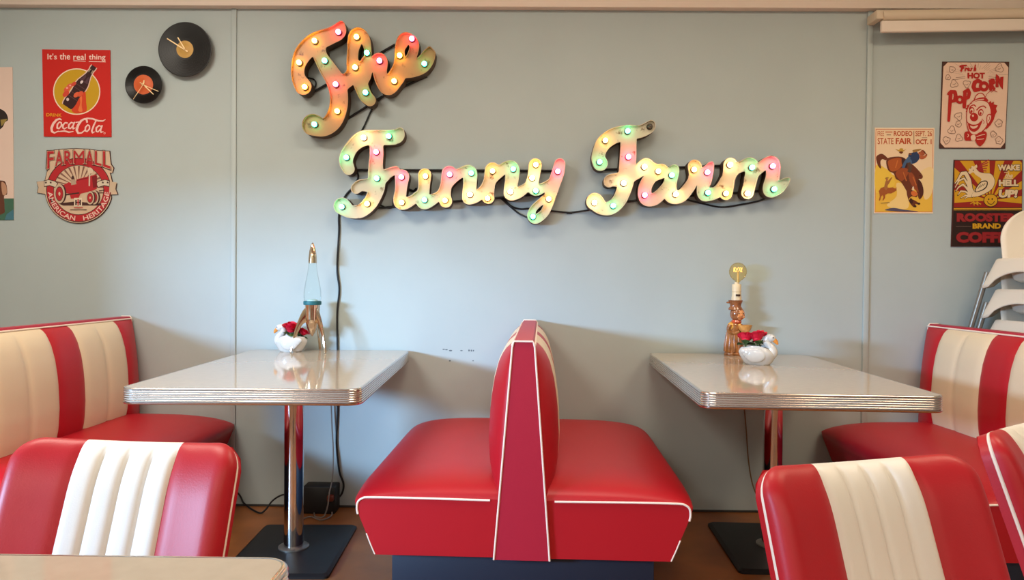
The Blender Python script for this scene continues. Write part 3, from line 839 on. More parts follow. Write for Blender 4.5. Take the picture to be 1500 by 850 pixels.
# ------------------------------------------------------------------ swan planters with roses
BEAK = mat('orange_beak', (222, 142, 60), .3); EYE = mat('dark_eye', (40, 40, 46), .3)
def swan(label, cx, cy, rot, sc):
    t = thing('swan_planter', label, 'planter', (cx, cy, TZ), rot, 'white swan planters')
    # hull: faces -x, 0.16 m long; bowl with a raised tail and winged sides
    a0, b0 = .070*sc, .047*sc
    N, Mv = 40, 16
    def rim(a):                                   # rim height
        c = math.cos(a)
        return sc*(.060 + .008*max(0, c)**3 - .004*max(0, -c) + .018*math.sin(a)**2)
    def f(i, j):
        a = 2*PI*i/N; c, s_ = math.cos(a), math.sin(a)
        if j <= 11:
            q = j/11; z = rim(a)*q
            w_ = (.70 + .30*math.sin(min(1, q*1.25)*PI/2)) * (1 - .16*max(0, q-.75)/.25)
            w_ *= 1 if j else .98
        else:
            q = (16-j)/5; z = rim(a)*(.35 + .65*q) - .003*sc; w_ = .80*(.45+.55*q)
        wing = 1 + .10*abs(s_)**2*math.sin(PI*min(1, max(0, (z/sc-.01)/.055)))*(1 if j <= 11 else 0)
        tail = 1 + .12*max(0, c)**6*(z/(.07*sc))
        return (a0*w_*c*tail, b0*w_*s_*wing, z)
    g = grid(f, N, 17, True)
    g[1].append(tuple(range(N-1, -1, -1))); g[1].append(tuple(16*N+i for i in range(N)))
    # feathered wing relief on each side
    wings = []
    for s_ in (-1, 1):
        for k, (x, z, rx, rz) in enumerate(((.006, .040, .040, .030), (.026, .048, .030, .022), (.042, .054, .022, .014))):
            wings.append(ball((x*sc, s_*(.043-.002*k)*sc, z*sc), (rx*sc, .009*sc, rz*sc), 18, 10))
    neck = smooth_path([(-.016,0,.030), (-.040,0,.036), (-.055,0,.050), (-.052,0,.066), (-.040,0,.082), (-.034,0,.096), (-.038,0,.109), (-.050,0,.112)], 6)
    n = len(neck); rr = [sc*interp(k/(n-1), [0, .25, .55, .8, 1], [.020, .023, .0165, .0140, .0150]) for k in range(n)]
    neckg = tube([p*sc for p in neck], rr, 16)
    head = ball((-.051*sc, 0, .109*sc), (.0185*sc, .0155*sc, .016*sc), 18, 12)
    obj('swan_body', join(g, neckg, head, *wings), CERAMIC, t, angle=60)
    bk = tube([(-.060*sc, 0, .105*sc), (-.071*sc, 0, .094*sc), (-.077*sc, 0, .084*sc)], [.0100*sc, .0080*sc, .0030*sc], 12)
    obj('beak', bk, BEAK, t)
    for s_ in (-1, 1): obj('eye', ball((-.060*sc, s_*.0128*sc, .112*sc), .0027*sc, 10, 6), EYE, t)
    return t
ROSE = mat('red_rose_petal', (214, 16, 52), .55, var=.25, vscale=30); LEAF = mat('rose_leaf_green', (58, 84, 40), .5)
def rose_parts(t, R):
    rnd = random.Random(7); V, Fs = [], []
    def petal(ang, r0, h, wdt, open_, z0):
        nu, nv = 7, 7
        def f(i, j):
            u = i/(nu-1)*2-1; v = j/(nv-1)
            a = ang + u*wdt*(.55+.45*v)
            r = r0*(.35 + .65*math.sin(min(1, v*1.3)*PI/2)) + open_*max(0, v-.55)**1.5*R
            z = z0 + h*v*(1-.18*u*u) - open_*R*.30*max(0, v-.8)
            return (r*math.cos(a), r*math.sin(a), z)
        return grid(f, nu, nv)
    gs = []
    for ring, (cnt, r0, h, wd, op) in enumerate(((3, .22, 1.0, 1.25, 0), (4, .42, 1.0, 1.0, .25), (5, .64, .92, .85, .7), (6, .84, .76, .75, 1.3))):
        for k in range(cnt):
            gs.append(petal(2*PI*k/cnt + ring*.7 + rnd.uniform(-.15, .15), r0*R, h*R*1.25*rnd.uniform(.93, 1.05), wd, op*rnd.uniform(.8, 1.2), .02*ring*R))
    gs.append(ball((0, 0, .25*R), (.55*R, .55*R, .4*R), 14, 8))
    obj('bloom', join(*gs), ROSE, t, angle=80)
    st = tube([(0, 0, .05*R), (0, 0, -1.5*R)], .10*R, 8)
    obj('stem', st, LEAF, t)
    for k in range(3):
        a = 2*PI*k/3 + .5
        def lf(i, j):
            u = i/6*2-1; v = j/8
            w_ = .55*R*math.sin(PI*min(1, v*.97+.03))**.8
            r = (.15+1.25*v)*R; z = -.35*R + .30*R*math.sin(v*2.6) - .1*R*abs(u)
            return (r*math.cos(a) - u*w_*math.sin(a), r*math.sin(a) + u*w_*math.cos(a), z)
        obj('leaf', grid(lf, 7, 9), LEAF, t, angle=80)
rose0 = None
def rose(label, loc, R, tilt, az):
    global rose0
    if rose0 is None:
        t = thing('rose', label, 'rose', loc, 0, 'red roses in the swan planters'); rose_parts(t, .02); rose0 = t
    else:
        t = copy_tree(rose0); t['label'] = label; t.location = loc
    t.scale = (R/.02,)*3; t.rotation_euler = (math.radians(tilt), 0, math.radians(az))
    return t
def rel(p, rot, d): c, s = math.cos(rot), math.sin(rot); return (p[0]+d[0]*c-d[1]*s, p[1]+d[0]*s+d[1]*c, TZ+d[2])
sl = at_z(422.5, 516.2, TZ); sl = (sl[0], sl[1]+.035)
swan('white swan planter facing left beside the rocket lamp', sl[0], sl[1], 0, 1.0)
rose('large red rose at the front of the left swan planter', rel(sl, 0, (.002, -.006, .092)), .034, 14, 20)
rose('small red rose peeking out between the left swan tail and the rocket fin', rel(sl, 0, (.052, .004, .078)), .022, 30, 90)
rose('small red rose at the back of the left swan planter', rel(sl, 0, (.028, .020, .080)), .022, 25, 160)
sr = at_z(1114.5, 535.5, TZ); sr = (sr[0], sr[1]+.04); rr_ = math.radians(180-24)
swan('white swan planter facing right in front of the figurine lamp', sr[0], sr[1], rr_, 1.0)
rose('red rose nearest the swan neck in the right swan planter', rel(sr, rr_, (.002, .012, .096)), .031, -16, 0)
rose('red rose over the tail of the right swan planter', rel(sr, rr_, (.046, .012, .092)), .030, -24, -20)
rose('darker rose behind the others in the right swan planter', rel(sr, rr_, (-.002, -.030, .102)), .027, 10, 300)

# ------------------------------------------------------------------ figurine lamp on the right table
AMB = mat('amber_glazed_ceramic', (150, 92, 44), .16, coat=.7, var=.55, vscale=38, bump=.5, bscale=70)
AMB2 = mat('honey_glazed_ceramic', (206, 146, 78), .16, coat=.7, var=.3, vscale=40)
SKIN = mat('glazed_face', (214, 142, 86), .2, coat=.6, var=.15, vscale=60)
HAT = mat('brown_glazed_hat', (146, 88, 52), .18, coat=.6, var=.4, vscale=45)
fc = at_z(1078, 521.5, TZ); U8 = (fc[1]-.0+3.4)/1056/4.72
fcx, fcy = float(fc[0]), float(fc[1])+.03
t = thing('figurine_lamp', 'amber ceramic figurine lamp with a bare globe bulb on the right table', 'lamp', (fcx, fcy, TZ))
def zz(y): return (713-y)*U8
def X8(x): return (x-228)*U8
def lz(pts, sx=1, sy=1, seg=28): return lathe([(r*U8, zz(y)) for r, y in pts], seg, sx, sy)
base = shift(lz([(64, 713), (66, 705), (64, 694), (58, 690)], 1, .8), (X8(224), 0, 0))
skirt = shift(lz([(58, 690), (60, 660), (58, 620), (54, 585), (50, 560), (47, 530), (46, 505), (36, 490), (22, 478), (16, 470)], 1, .82), (X8(224), 0, 0))
ps = smooth_path([(190, 500), (178, 535), (205, 560), (250, 548)], 5)
arm1 = tube([(X8(x), -28*U8 - k*.7*U8, zz(y)) for k, (x, y) in enumerate(ps)], [15*U8]*4+[13*U8]*(len(ps)-4), 12)
ps2 = smooth_path([(262, 500), (282, 525), (290, 540), (285, 520)], 5)
arm2 = tube([(X8(x), -26*U8 - k*.6*U8, zz(y)) for k, (x, y) in enumerate(ps2)], 13*U8, 12)
folds = [tube([(X8(224)+48*U8*math.cos(a)*1.0, 40*U8*math.sin(a), zz(555)), (X8(224)+59*U8*math.cos(a), 49*U8*math.sin(a), zz(640)), (X8(224)+60*U8*math.cos(a), 49*U8*math.sin(a), zz(688))], [4*U8, 7*U8, 8*U8], 8) for a in [k*2*PI/11 for k in range(11)]]
o = obj('figurine_body', join(base, skirt, arm1, arm2, *folds), AMB, t, angle=60)
sh = obj('puffed_sleeve', join(ball((X8(200), -14*U8, zz(512)), (26*U8, 24*U8, 30*U8), 16, 10), ball((X8(256), -14*U8, zz(512)), (22*U8, 22*U8, 26*U8), 16, 10)), mat('yellow_glazed_sleeve', (222, 160, 64), .18, coat=.6, var=.25, vscale=50), t)
obj('scarf', shift(lz([(14, 500), (30, 492), (36, 480), (30, 468), (16, 462)], 1, .9), (X8(240), -6*U8, 0)), mat('red_glazed_scarf', (196, 78, 44), .2, coat=.6, var=.2, vscale=60), t)
hd = ball((X8(246), -4*U8, zz(426)), (50*U8, 46*U8, 52*U8), 24, 16)
obj('hair', hd, HAT, t)
fx, fz_ = X8(256), zz(430)
face = join(ball((fx, -16*U8, fz_), (37*U8, 38*U8, 42*U8), 22, 14), ball((fx+6*U8, -54*U8, fz_-2*U8), (6*U8, 7*U8, 7*U8), 10, 8), ball((fx-14*U8, -46*U8, fz_-14*U8), (11*U8, 9*U8, 9*U8), 10, 8), ball((fx+22*U8, -44*U8, fz_-14*U8), (10*U8, 9*U8, 9*U8), 10, 8))
f_ = obj('face', face, SKIN, t)
for dx in (-11, 19): obj('eye', ball((fx+dx*U8, -51*U8, fz_+9*U8), (4*U8, 3*U8, 5*U8), 8, 6), EYE, f_)
obj('mouth', ball((fx+5*U8, -50.5*U8, fz_-22*U8), (8*U8, 3.5*U8, 3*U8), 10, 6), mat('glazed_lips', (160, 50, 36), .25), f_)
obj('hat', join(shift(lz([(46, 398), (50, 392), (46, 384), (38, 372), (40, 356), (47, 342), (50, 330), (44, 330), (30, 338)], 1, .9), (X8(234), 0, 0)), ball((X8(184), -4*U8, zz(346)), (16*U8, 12*U8, 7*U8), 12, 8)), HAT, t)
obj('basket', shift(lz([(10, 556), (26, 552), (42, 530), (52, 500), (46, 500), (34, 528), (10, 536)], 1, .75, 24), (X8(292), -30*U8, 0)), AMB2, t)
IV = mat('ivory_lamp_socket', (226, 206, 170), .4)
obj('socket_base', shift(lz([(34, 332), (34, 322), (31, 290), (31, 274), (27, 272)]), (X8(240), 0, 0)), IV, t)
obj('socket', shift(lz([(27, 274), (31, 270), (31, 222), (28, 218), (16, 217), (14, 204)]), (X8(240), 0, 0)), IV, t)
obj('switch', box(X8(226), X8(256), -38*U8, -28*U8, zz(302), zz(288), .0012), mat('dark_switch', (60, 36, 24), .4), t)
bgl = clearglass('amber_bulb_glass', (253, 240, 208))
pb = [(14, 206), (18, 196), (34, 186), (50, 168), (59, 145), (60, 128), (56, 108), (46, 90), (32, 77), (16, 70), (1, 68)]
obj('bulb_globe', shift(lathe([(r*U8, zz(y)) for r, y in pb], 32, closed_ends=False), (X8(248), 0, 0)), bgl, t)
fil = []
for k in range(25):
    a = k/24*3.6*PI; fil.append((X8(248) + 28*U8*math.cos(a*.52), 26*U8*math.sin(a*.52), zz(118 + 16*math.cos(a*2.5))))
o = obj('filament', tube(smooth_path(fil, 3), 1.8*U8, 6), mat('glowing_filament', (255, 200, 120), .4, emit=(1, .62, .22), estr=1.6), t); o['label'] = 'glowing looped filament'
obj('bulb_stem', shift(lz([(8, 206), (7, 150), (4, 128), (1, 126)], seg=12), (X8(248), 0, 0)), mat('glass_stem', (220, 200, 150), .2), t)

# ------------------------------------------------------------------ stacked white high chairs at the right edge
PLAST = mat('white_moulded_plastic', (236, 224, 206), .38); ALU = mat('grey_metal_tube', (140, 134, 126), .35, metal=.6)
def make_highchair(label):
    t = thing('high_chair', label, 'high chair', (0, 0, 0), 0, 'stacked white high chairs')
    zb, zt = .53, .655
    hb, ht = .25, .212
    n = 12; ring = []
    def sq(h, r):
        out = []
        for cx, cy, a0 in ((h-r, h-r, 0), (-h+r, h-r, 90), (-h+r, -h+r, 180), (h-r, -h+r, 270)):
            for k in range(7): a = math.radians(a0+15*k); out.append((cx+r*math.cos(a), cy+r*math.sin(a)))
            # points along the following side
            nx_ = {0:(-1,0), 90:(0,-1), 180:(1,0), 270:(0,1)}[a0]
            x, y = out[-1]
            for k in range(1, 16): out.append((x+nx_[0]*(2*h-2*r)*k/16, y+nx_[1]*(2*h-2*r)*k/16))
        return out
    N = len(sq(hb, .05))
    def archz(x, y, h):
        s_ = min(abs(x), abs(y))/(h*.72)
        return .070*math.sqrt(max(0, 1-s_*s_)) if s_ < 1 else 0
    rows = []
    for q in [k/8 for k in range(9)]:
        h = hb + (ht-hb)*q; P = sq(h, .045); row = []
        for (x, y) in P:
            z0_ = zb + archz(x, y, h); z = z0_ + (zt-z0_)*q
            f = (hb + (ht-hb)*(z-zb)/(zt-zb))/h
            row.append((x*f, y*f, z))
        rows.append(row)
    for h, z, in ((ht-.006, zt+.006), (ht-.02, zt+.004), (ht-.035, zt-.03), (ht-.05, zt-.085), (ht-.07, zt-.10)):
        rows.append([(x, y, z) for x, y in sq(h, .045)])
    V = [p for r in rows for p in r]
    Fs = [(j*N+i, j*N+(i+1) % N, (j+1)*N+(i+1) % N, (j+1)*N+i) for j in range(len(rows)-1) for i in range(N)]
    Fs.append(tuple((len(rows)-1)*N+i for i in range(N)))
    o = obj('seat_shell', (V, Fs), PLAST, t, angle=50)
    sm = o.modifiers.new('thickness', 'SOLIDIFY'); sm.thickness = .004; sm.offset = -1
    # backrest
    def bk(i, j):
        v = math.sin(PI/2*j/22); u = i/14*2-1; hgt = .235
        w_ = .194*(1 if v < .45 else math.sqrt(max(0, 1-((v-.45)/.55)**2))) + .0005
        z = zt - .05 + v*(hgt+.05)
        return (u*w_, .165 + .18*(z-zt) + .012*(1-u*u), z)
    o = obj('backrest', grid(bk, 15, 23), PLAST, t, angle=60)
    sm = o.modifiers.new('thickness', 'SOLIDIFY'); sm.thickness = .006
    for sx in (-1, 1):
        for sy in (-1, 1):
            top, bot = .222, .222+.19*.60
            obj('leg', tube([(sx*top, sy*top, .60), (sx*bot, sy*(.222+.14*.6), 0)], .012, 12), ALU, t)
    return t
words = ['bottom high chair of the white stack hidden behind the right booth', 'second white high chair from the bottom of the stack', 'middle white high chair showing just above the red booth back',
         'second white high chair from the top of the stack', 'topmost white high chair with the rounded back, on the stack at the right edge']
hc = None
for k in range(5):
    if hc is None: hc = make_highchair(words[0]); o = hc
    else: o = copy_tree(hc); o['label'] = words[k]
    o.location = (2.318, -.36, .135*k)
# ------------------------------------------------------------------ signs and posters on the wall
INKR = (196, 34, 26)
# red drink sign ------------------------------------------------------
a = Art((55, 65, 6.07), -.005)
a.sheet([(40,44),(644,50),(656,823),(55,820)], INKR)
a.ell(348, 420, 210, 207, (236, 214, 190)); a.ell(348, 420, 201, 198, (196, 152, 28))
# "It's the real thing" in a light roman hand
w = (238, 208, 196)
a.text("It's", 88, 82, 172, 134, w, .012); a.text("the", 197, 78, 290, 136, w, .012)
a.text("real", 318, 84, 428, 139, w, .012); a.text("thing", 456, 88, 604, 150, w, .012)
a.line([(318,146),(428,150)], 6, w, 0); a.line([(456,152),(606,156)], 6, w, 0)
# bottle tilted to the right, in a hand
axis0, axis1 = (268, 545), (497, 205)
dx, dy = axis1[0]-axis0[0], axis1[1]-axis0[1]; LL = math.hypot(dx, dy); ux, uy = dx/LL, dy/LL
def bot(ws): 
    Lf = [(axis0[0]+ux*LL*s_-uy*(-w_), axis0[1]+uy*LL*s_+ux*(-w_)) for s_, w_ in ws]
    Rt = [(axis0[0]+ux*LL*s_-uy*w_, axis0[1]+uy*LL*s_+ux*w_) for s_, w_ in ws]
    return Lf + Rt[::-1]
prof = [(-.03,44),(.02,52),(.12,55),(.25,48),(.38,50),(.5,56),(.6,52),(.7,38),(.8,25),(.92,20),(.97,24),(1.03,23)]
a.poly(bot([(s_, w_+9) for s_, w_ in prof]), (226, 190, 176))
a.poly([(300,575),(340,520),(330,440),(400,420),(426,430),(432,510),(436,590),(395,610),(330,612)], (206, 66, 32), 4)
a.poly([(362,590),(380,520),(372,450),(395,470),(392,540),(398,596)], (226, 116, 62), 4)
a.poly(bot(prof), (56, 28, 30))
a.poly(bot([(.62,40),(.7,28),(.78,20),(.74,6),(.64,10)]), (84, 56, 66))
for s_ in (.2, .3, .42, .5): a.line([bot([(s_, 46)])[0], bot([(s_, 46)])[1]], 5, (92, 62, 62), 0)
a.ell(392, 335, 11, 16, (222, 206, 206), rot=35); a.ell(268, 490, 12, 14, (214, 190, 190)); a.poly(bot([(.86,20),(.94,19),(.94,8),(.86,9)]), (150,130,110))
for x, y, r_, c_ in ((262,398,26,(214,84,62)),(252,440,27,(206,70,50)),(284,372,24,(216,92,70)),(322,352,20,(204,72,54)),(346,448,24,(218,96,60)),(380,440,24,(214,86,54))):
    a.ell(x, y, r_*1.25, r_*.8, c_, rot=-40)
a.ell(262,388,10,8,(236,160,146)); a.ell(290,366,9,7,(236,160,146))
# DRINK and the flowing script
a.text('DRINK', 78, 612, 216, 640, (222, 150, 30), .02, rise=-4)
w = (236, 196, 186)
a.strokes([[(212,672,5.0),(196,662,7.2),(168,672,9.4),(140,705,10.8),(124,745,10.8),(128,775,9.4),(150,788,6.5),(185,772,4.3)],
  [(195,690,5.8),(176,712,7.2),(174,744,7.2),(190,750,5.8),(212,725,6.5),(212,698,5.8),(195,690,5.8)],
  [(264,700,6.5),(246,696,5.8),(228,715,7.2),(224,742,6.5),(238,752,5.8),(262,738,3.6)],
  [(322,702,4.3),(300,694,5.8),(278,715,7.2),(276,744,6.5),(292,750,5.0),(316,722,5.0)],[(328,694,6.5),(314,730,6.5),(316,752,5.8),(336,742,3.6)],
  [(342,694,5.0),(368,690,3.6)],
  [(440,690,8.6),(438,672,7.2),(418,662,6.5),(388,680,9.4),(360,720,10.8),(348,762,10.8),(360,790,7.9),(392,788,5.8),(420,764,4.3)],
  [(402,668,5.8),(440,658,6.5),(490,662,7.2),(540,680,7.2),(580,682,5.8),(604,668,2.9)],
  [(446,716,5.8),(426,738,6.5),(424,768,6.5),(440,776,5.8),(462,752,6.5),(462,726,5.8),(446,716,5.8)],
  [(520,680,5.8),(500,720,7.2),(482,770,7.2),(488,788,5.8),(506,778,3.6)],
  [(566,730,4.3),(546,722,5.8),(522,744,7.2),(522,774,6.5),(538,780,5.0),(560,750,5.0)],[(574,724,6.5),(560,762,6.5),(564,784,5.8),(584,776,3.6)],
  [(185,776,2.9),(240,770,7.2),(280,782,6.5),(320,774,2.9)]], w, 3, 3)
a.ell(596, 790, 9, 9, w); a.ell(596, 790, 5, 5, INKR)
a.build('tin_sign', 'red tin drink sign with a hand holding a bottle on a yellow disc', 'tin sign')

# die-cut tractor sign -------------------------------------------------
a = Art((50, 212, 7.083), -.006)
CR, DK, RD = (206, 178, 150), (70, 40, 36), (176, 38, 44)
out = []
for k in range(0, 41):                     # lower circle
    an = math.radians(-18 + 216*k/40); out.append((462 + 350*math.cos(an), 470 + 346*math.sin(an)))
out = [(870,515),(800,520)] + [(462+352*math.cos(math.radians(an)), 470+348*math.sin(math.radians(an))) for an in range(14, 167, 6)] + [(110,512),(28,500),(40,450),(24,385),(108,375),(128,285),(140,262),(118,255),(128,70),(215,50),(300,42),(430,36),(560,42),(680,58),(785,62),(800,200),(828,240),(815,290),(790,290),(800,330),(815,390),(858,400),(848,460)]
a.sheet(out, DK)
a.poly([(462+(x-462)*.985, 430+(y-430)*.982) for x, y in out], CR)
a.ell(462, 470, 338, 335, DK); a.ell(462, 470, 330, 327, RD); a.ell(462, 470, 262, 260, DK); a.ell(462, 470, 256, 254, CR)
for k in range(15):                        # sunburst
    an = math.radians(188 + k*11.8); q = math.radians(2.3)
    a.poly([(462+60*math.cos(an), 440+50*math.sin(an)), (462+256*math.cos(an-q), 470+250*math.sin(an-q)), (462+256*math.cos(an+q), 470+250*math.sin(an+q))], (128, 88, 74))
# banner ends
for s_ in (0, 1):
    mx = (lambda x: x) if s_ == 0 else (lambda x: 885-x)
    a.poly([(mx(26),392),(mx(100),384),(mx(108),495),(mx(34),495),(mx(46),445)], (196, 172, 146))
    a.poly([(mx(100),372),(mx(150),360),(mx(215),375),(mx(250),400),(mx(225),450),(mx(160),428),(mx(104),440)], DK); a.poly([(mx(106),378),(mx(150),367),(mx(212),382),(mx(240),402),(mx(220),440),(mx(160),420),(mx(108),430)], (206, 190, 168))
    for q in (122, 172):
        a.poly([(mx(q)+16*(1 if k % 2 == 0 else .42)*math.sin(PI*k/5), 393-16*(1 if k % 2 == 0 else .42)*math.cos(PI*k/5)) for k in range(10)], DK)
# lower ring lettering
def ringtext(s, a0, a1, r0=272, r1=322):
    a.text(s, 0,0,0,0, (226, 190, 176), .015, fn=lambda u, v: (462+(r1-(r1-r0)*v)*math.cos(math.radians(a0+(a1-a0)*u)), 470+(r1-(r1-r0)*v)*math.sin(math.radians(a0+(a1-a0)*u))))
ringtext('AMERICAN', 176, 97); ringtext('HERITAGE', 81, 4)
# tractor
a.poly([(250,610),(420,590),(700,612),(690,632),(300,632)], DK)
a.poly([(300,420),(360,390),(430,410),(440,360),(560,330),(640,310),(655,330),(650,460),(600,480),(480,510),(460,560),(380,560),(370,510),(310,500)], RD)
a.poly([(600,330),(650,318),(655,440),(612,450)], (120, 26, 30)); a.line([(575,300),(572,430)], 14, (206,190,168), 0); a.line([(440,372),(560,345)], 10, (120,26,30), 0); a.line([(330,520),(470,500)], 14, DK, 0)
a.ell(400, 345, 14, 22, DK); a.poly([(380,360),(425,360),(440,410),(385,420)], (176,150,128))
a.poly([(555,245),(590,240),(615,275),(590,300),(560,290)], (214,192,166), 4)
for cx_, cy_, rx_, ry_ in ((262,510,56,100),(622,548,46,72),(580,552,42,68)):
    a.ell(cx_+16, cy_, rx_, ry_, DK); a.ell(cx_, cy_, rx_, ry_, (196,172,146)); a.ell(cx_, cy_, rx_*.72, ry_*.76, DK); a.ell(cx_, cy_, rx_*.62, ry_*.68, RD); a.ell(cx_, cy_, rx_*.18, ry_*.2, CR)
a.line([(672,480),(730,470)], 10, DK, 0); a.line([(668,500),(722,500)], 8, DK, 0)
# maker's block emblem and small captions
a.poly([(414,552),(496,552),(496,640),(414,640)], (222, 204, 180)); a.poly([(426,572),(442,572),(442,592),(470,592),(470,572),(486,572),(486,628),(470,628),(470,608),(442,608),(442,628),(426,628)], DK)
a.poly([(449,566),(463,566),(463,634),(449,634)], RD)
a.line([(412,655),(505,655)], 8, RD, 0); a.line([(375,676),(545,676)], 7, DK, 0)
# arched title
def ttl(u, v, g=0): 
    x = 128 + u*672; c = (u-.5)*2
    base_ = 196 + 62*abs(c)**2.2; top_ = 60 + 8*c*c
    return x, base_ + (top_-base_)*v
letters = 'FARMALL'; wd = [0, .125, .262, .405, .595, .735, .86, 1.0]
for i, chh in enumerate(letters):
    for grow, c_, b_ in ((.010, DK, .03), (.003, CR, .018), (-.002, RD, .012)):
        u0, u1 = wd[i]+.010-grow, wd[i+1]-.010+grow
        a.text(chh, 0,0,0,0, c_, 0 if chh == 'M' else b_, fn=lambda u, v, u0=u0, u1=u1, g=grow: ttl(u0+u*(u1-u0), -g*6+v*(1+12*g)))
a.build('tin_sign', 'round die-cut tin sign with a red tractor and arched red lettering', 'tin sign')

# pale poster cut by the left edge ---------------------------------------
a = Art((0, 60, 3.033), -.003)
a.sheet([(-330,118),(55,116),(62,796),(-330,800)], (222, 196, 182))
a.poly([(-330,702),(61,700),(62,796),(-330,800)], (66, 104, 84))
a.poly([(-20,300),(8,305),(28,322),(36,350),(22,362),(10,385),(-20,400),(-60,380),(-70,320)], (48, 36, 34), 4)
a.poly([(2,350),(34,346),(20,364),(6,380)], (150, 128, 66))
a.poly([(-120,620),(0,620),(26,632),(32,680),(18,690),(20,740),(8,770),(-120,790)], (98, 58, 42), 4); a.poly([(6,628),(26,640),(30,676),(12,684)], (186,140,112), 3)
a.poly([(30,770),(60,748),(62,794),(20,796)], (70, 116, 132))
a.build('poster', 'pale pink poster with a green lower strip cut off by the left edge', 'poster')

# popcorn sign ----------------------------------------------------------
a = Art((1370, 84, 6.157), -.005)
RD, PK, GL = (178, 36, 30), (228, 194, 172), (150, 118, 104)
a.sheet([(66,38),(668,40),(632,824),(38,822)], (76, 44, 38))
a.poly([(112,46),(624,48),(660,92),(628,770),(590,816),(86,814),(46,772),(74,84)], PK)
for k in range(22):
    an = math.radians(184 + 8.2*k)
    r0, r1 = (100 + 14*(k % 3)), (150 + 36*((k*7) % 4))
    q = .011
    a.poly([(375+1.1*r0*math.cos(an-q), 165+r0*.55*math.sin(an-q)), (375+1.1*r1*math.cos(an-q*.6), max(54, 165+r1*.62*math.sin(an-q*.6))), (375+1.1*r1*math.cos(an+q*.6), max(54, 165+r1*.62*math.sin(an+q*.6))), (375+1.1*r0*math.cos(an+q), 165+r0*.55*math.sin(an+q))], GL)
for s_ in (-1, 1):
    for k in range(2): a.line([(375+s_*105, 175+14*k), (375+s_*(190+30*k), 182+22*k)], 4, GL, 0)
for x, y, r_ in ((152,108,26),(114,180,22),(170,238,32),(286,240,30),(578,98,34),(212,530,32),(208,600,26),(150,658,32),(104,748,30),(214,728,30),(576,596,32),(524,696,26),(574,752,32)):
    pts = [(x + r_*(1+.22*math.sin(3*t_+x))*math.cos(t_), y + r_*1.05*(1+.2*math.cos(3*t_+y))*math.sin(t_)) for t_ in [2*PI*k/14 for k in range(15)]]
    a.line(pts, 5, GL, 3); a.line([(x-r_*.4, y+r_*.1), (x, y+r_*.3), (x+r_*.4, y-r_*.1)], 4, GL, 3)
a.strokes([[(226,82,9),(250,74,8),(278,74,8)],[(252,76,9),(242,100,9),(234,122,9)],[(238,98,6),(262,96,5)],[(276,98,6),(270,122,6)],[(276,104,5),(288,98,5)],[(296,112,5),(308,104,5),(300,98,5),(290,110,5),(300,122,5),(312,116,4)],
   [(334,100,5),(322,100,5),(328,112,5),(320,122,5),(312,120,4)],[(362,70,6),(350,122,6)],[(354,106,5),(366,100,5),(364,122,5)]], RD, 3, 2)
a.text('HOT', 292, 138, 448, 192, RD, .05)
# POP (falling to the left) and CORN (rising to the right)
a.strokes([[(140,318,17),(132,430,16),(122,570,13)],[(116,330,10),(140,310,15),(178,312,16),(186,350,17),(176,390,16),(140,400,12)]], RD, 3, 3)
a.ring(222, 382, 14, 38, RD)
a.strokes([[(268,312,16),(266,380,17),(262,444,17)],[(262,312,13),(296,294,15),(308,320,16),(300,360,15),(268,378,12)]], RD, 3, 3)
a.strokes([[(408,222,17),(384,208,17),(356,228,19),(346,266,19),(360,296,18),(396,290,16)]], RD, 3, 3)
a.ring(440, 262, 17, 46, RD)
a.strokes([[(500,214,14),(500,288,14)],[(494,212,13),(522,204,13),(530,228,13),(504,246,11)],[(506,246,12),(530,284,13)]], RD, 3, 2)
a.poly([(548,150),(574,170),(588,205),(586,178),(616,174),(610,290),(586,262),(570,222),(572,270),(544,272)], RD)
# a plain grinning circus clown in line work
a.poly([(480,410),(500,392),(505,412),(530,400),(528,424),(562,432),(548,460),(556,490),(540,520),(530,560),(500,610),(470,640),(455,650),(490,560),(500,500)], RD)
a.poly([(300,426),(282,436),(290,450),(270,462),(284,474),(276,492),(292,494),(310,450)], RD)
a.poly([(300,440),(330,400),(400,384),(470,398),(500,450),(508,520),(480,600),(440,660),(380,700),(330,700),(296,660),(282,590),(280,520),(286,470)], RD, 4); a.poly([(304,446),(334,406),(400,392),(464,405),(492,452),(499,520),(472,596),(434,654),(378,692),(334,692),(304,654),(289,590),(287,520),(293,474)], PK, 4)
a.poly([(350,392),(364,346),(392,322),(424,322),(446,344),(452,372),(400,380)], RD, 4); a.poly([(360,384),(372,350),(396,330),(420,330),(438,348),(443,366),(400,372)], PK, 4)
a.poly([(316,424),(336,392),(400,364),(452,362),(476,386),(468,398),(410,390),(350,404)], RD, 3); a.line([(330,408),(380,386),(440,378)], 7, PK)
a.line([(452,358),(470,326),(500,304),(535,300),(560,314)], 5, RD); a.line([(506,316),(530,296),(545,282)], 5, RD)
a.line([(304,470),(322,440),(350,430),(366,446)], 10, RD); a.line([(372,478),(400,450),(436,440),(458,458)], 10, RD)
for x, y in ((328,480),(410,498)):
    a.ell(x, y, 25, 32, RD, rot=12); a.ell(x+2, y+2, 17, 23, PK, rot=12); a.ell(x-2, y+9, 10, 14, RD, rot=12)
a.ell(350, 540, 37, 38, RD); a.ell(340, 527, 9, 10, PK)
a.poly([(298,592),(330,606),(380,602),(424,566),(412,610),(388,652),(352,672),(318,660),(300,630)], RD, 4); a.poly([(316,616),(345,624),(386,612),(370,636),(342,644),(322,634)], PK, 3)
a.line([(420,556),(440,578),(436,600)], 5, RD); a.line([(286,580),(300,596)], 6, RD, 0)
a.poly([(462,540),(476,514),(500,512),(512,540),(500,578),(480,606),(464,596)], RD, 4); a.poly([(470,542),(480,522),(498,522),(503,542),(492,574),(478,596),(471,588)], PK, 4); a.line([(478,576),(490,554),(486,534)], 5, RD)
a.line([(420,690),(445,668)], 6, RD, 0)
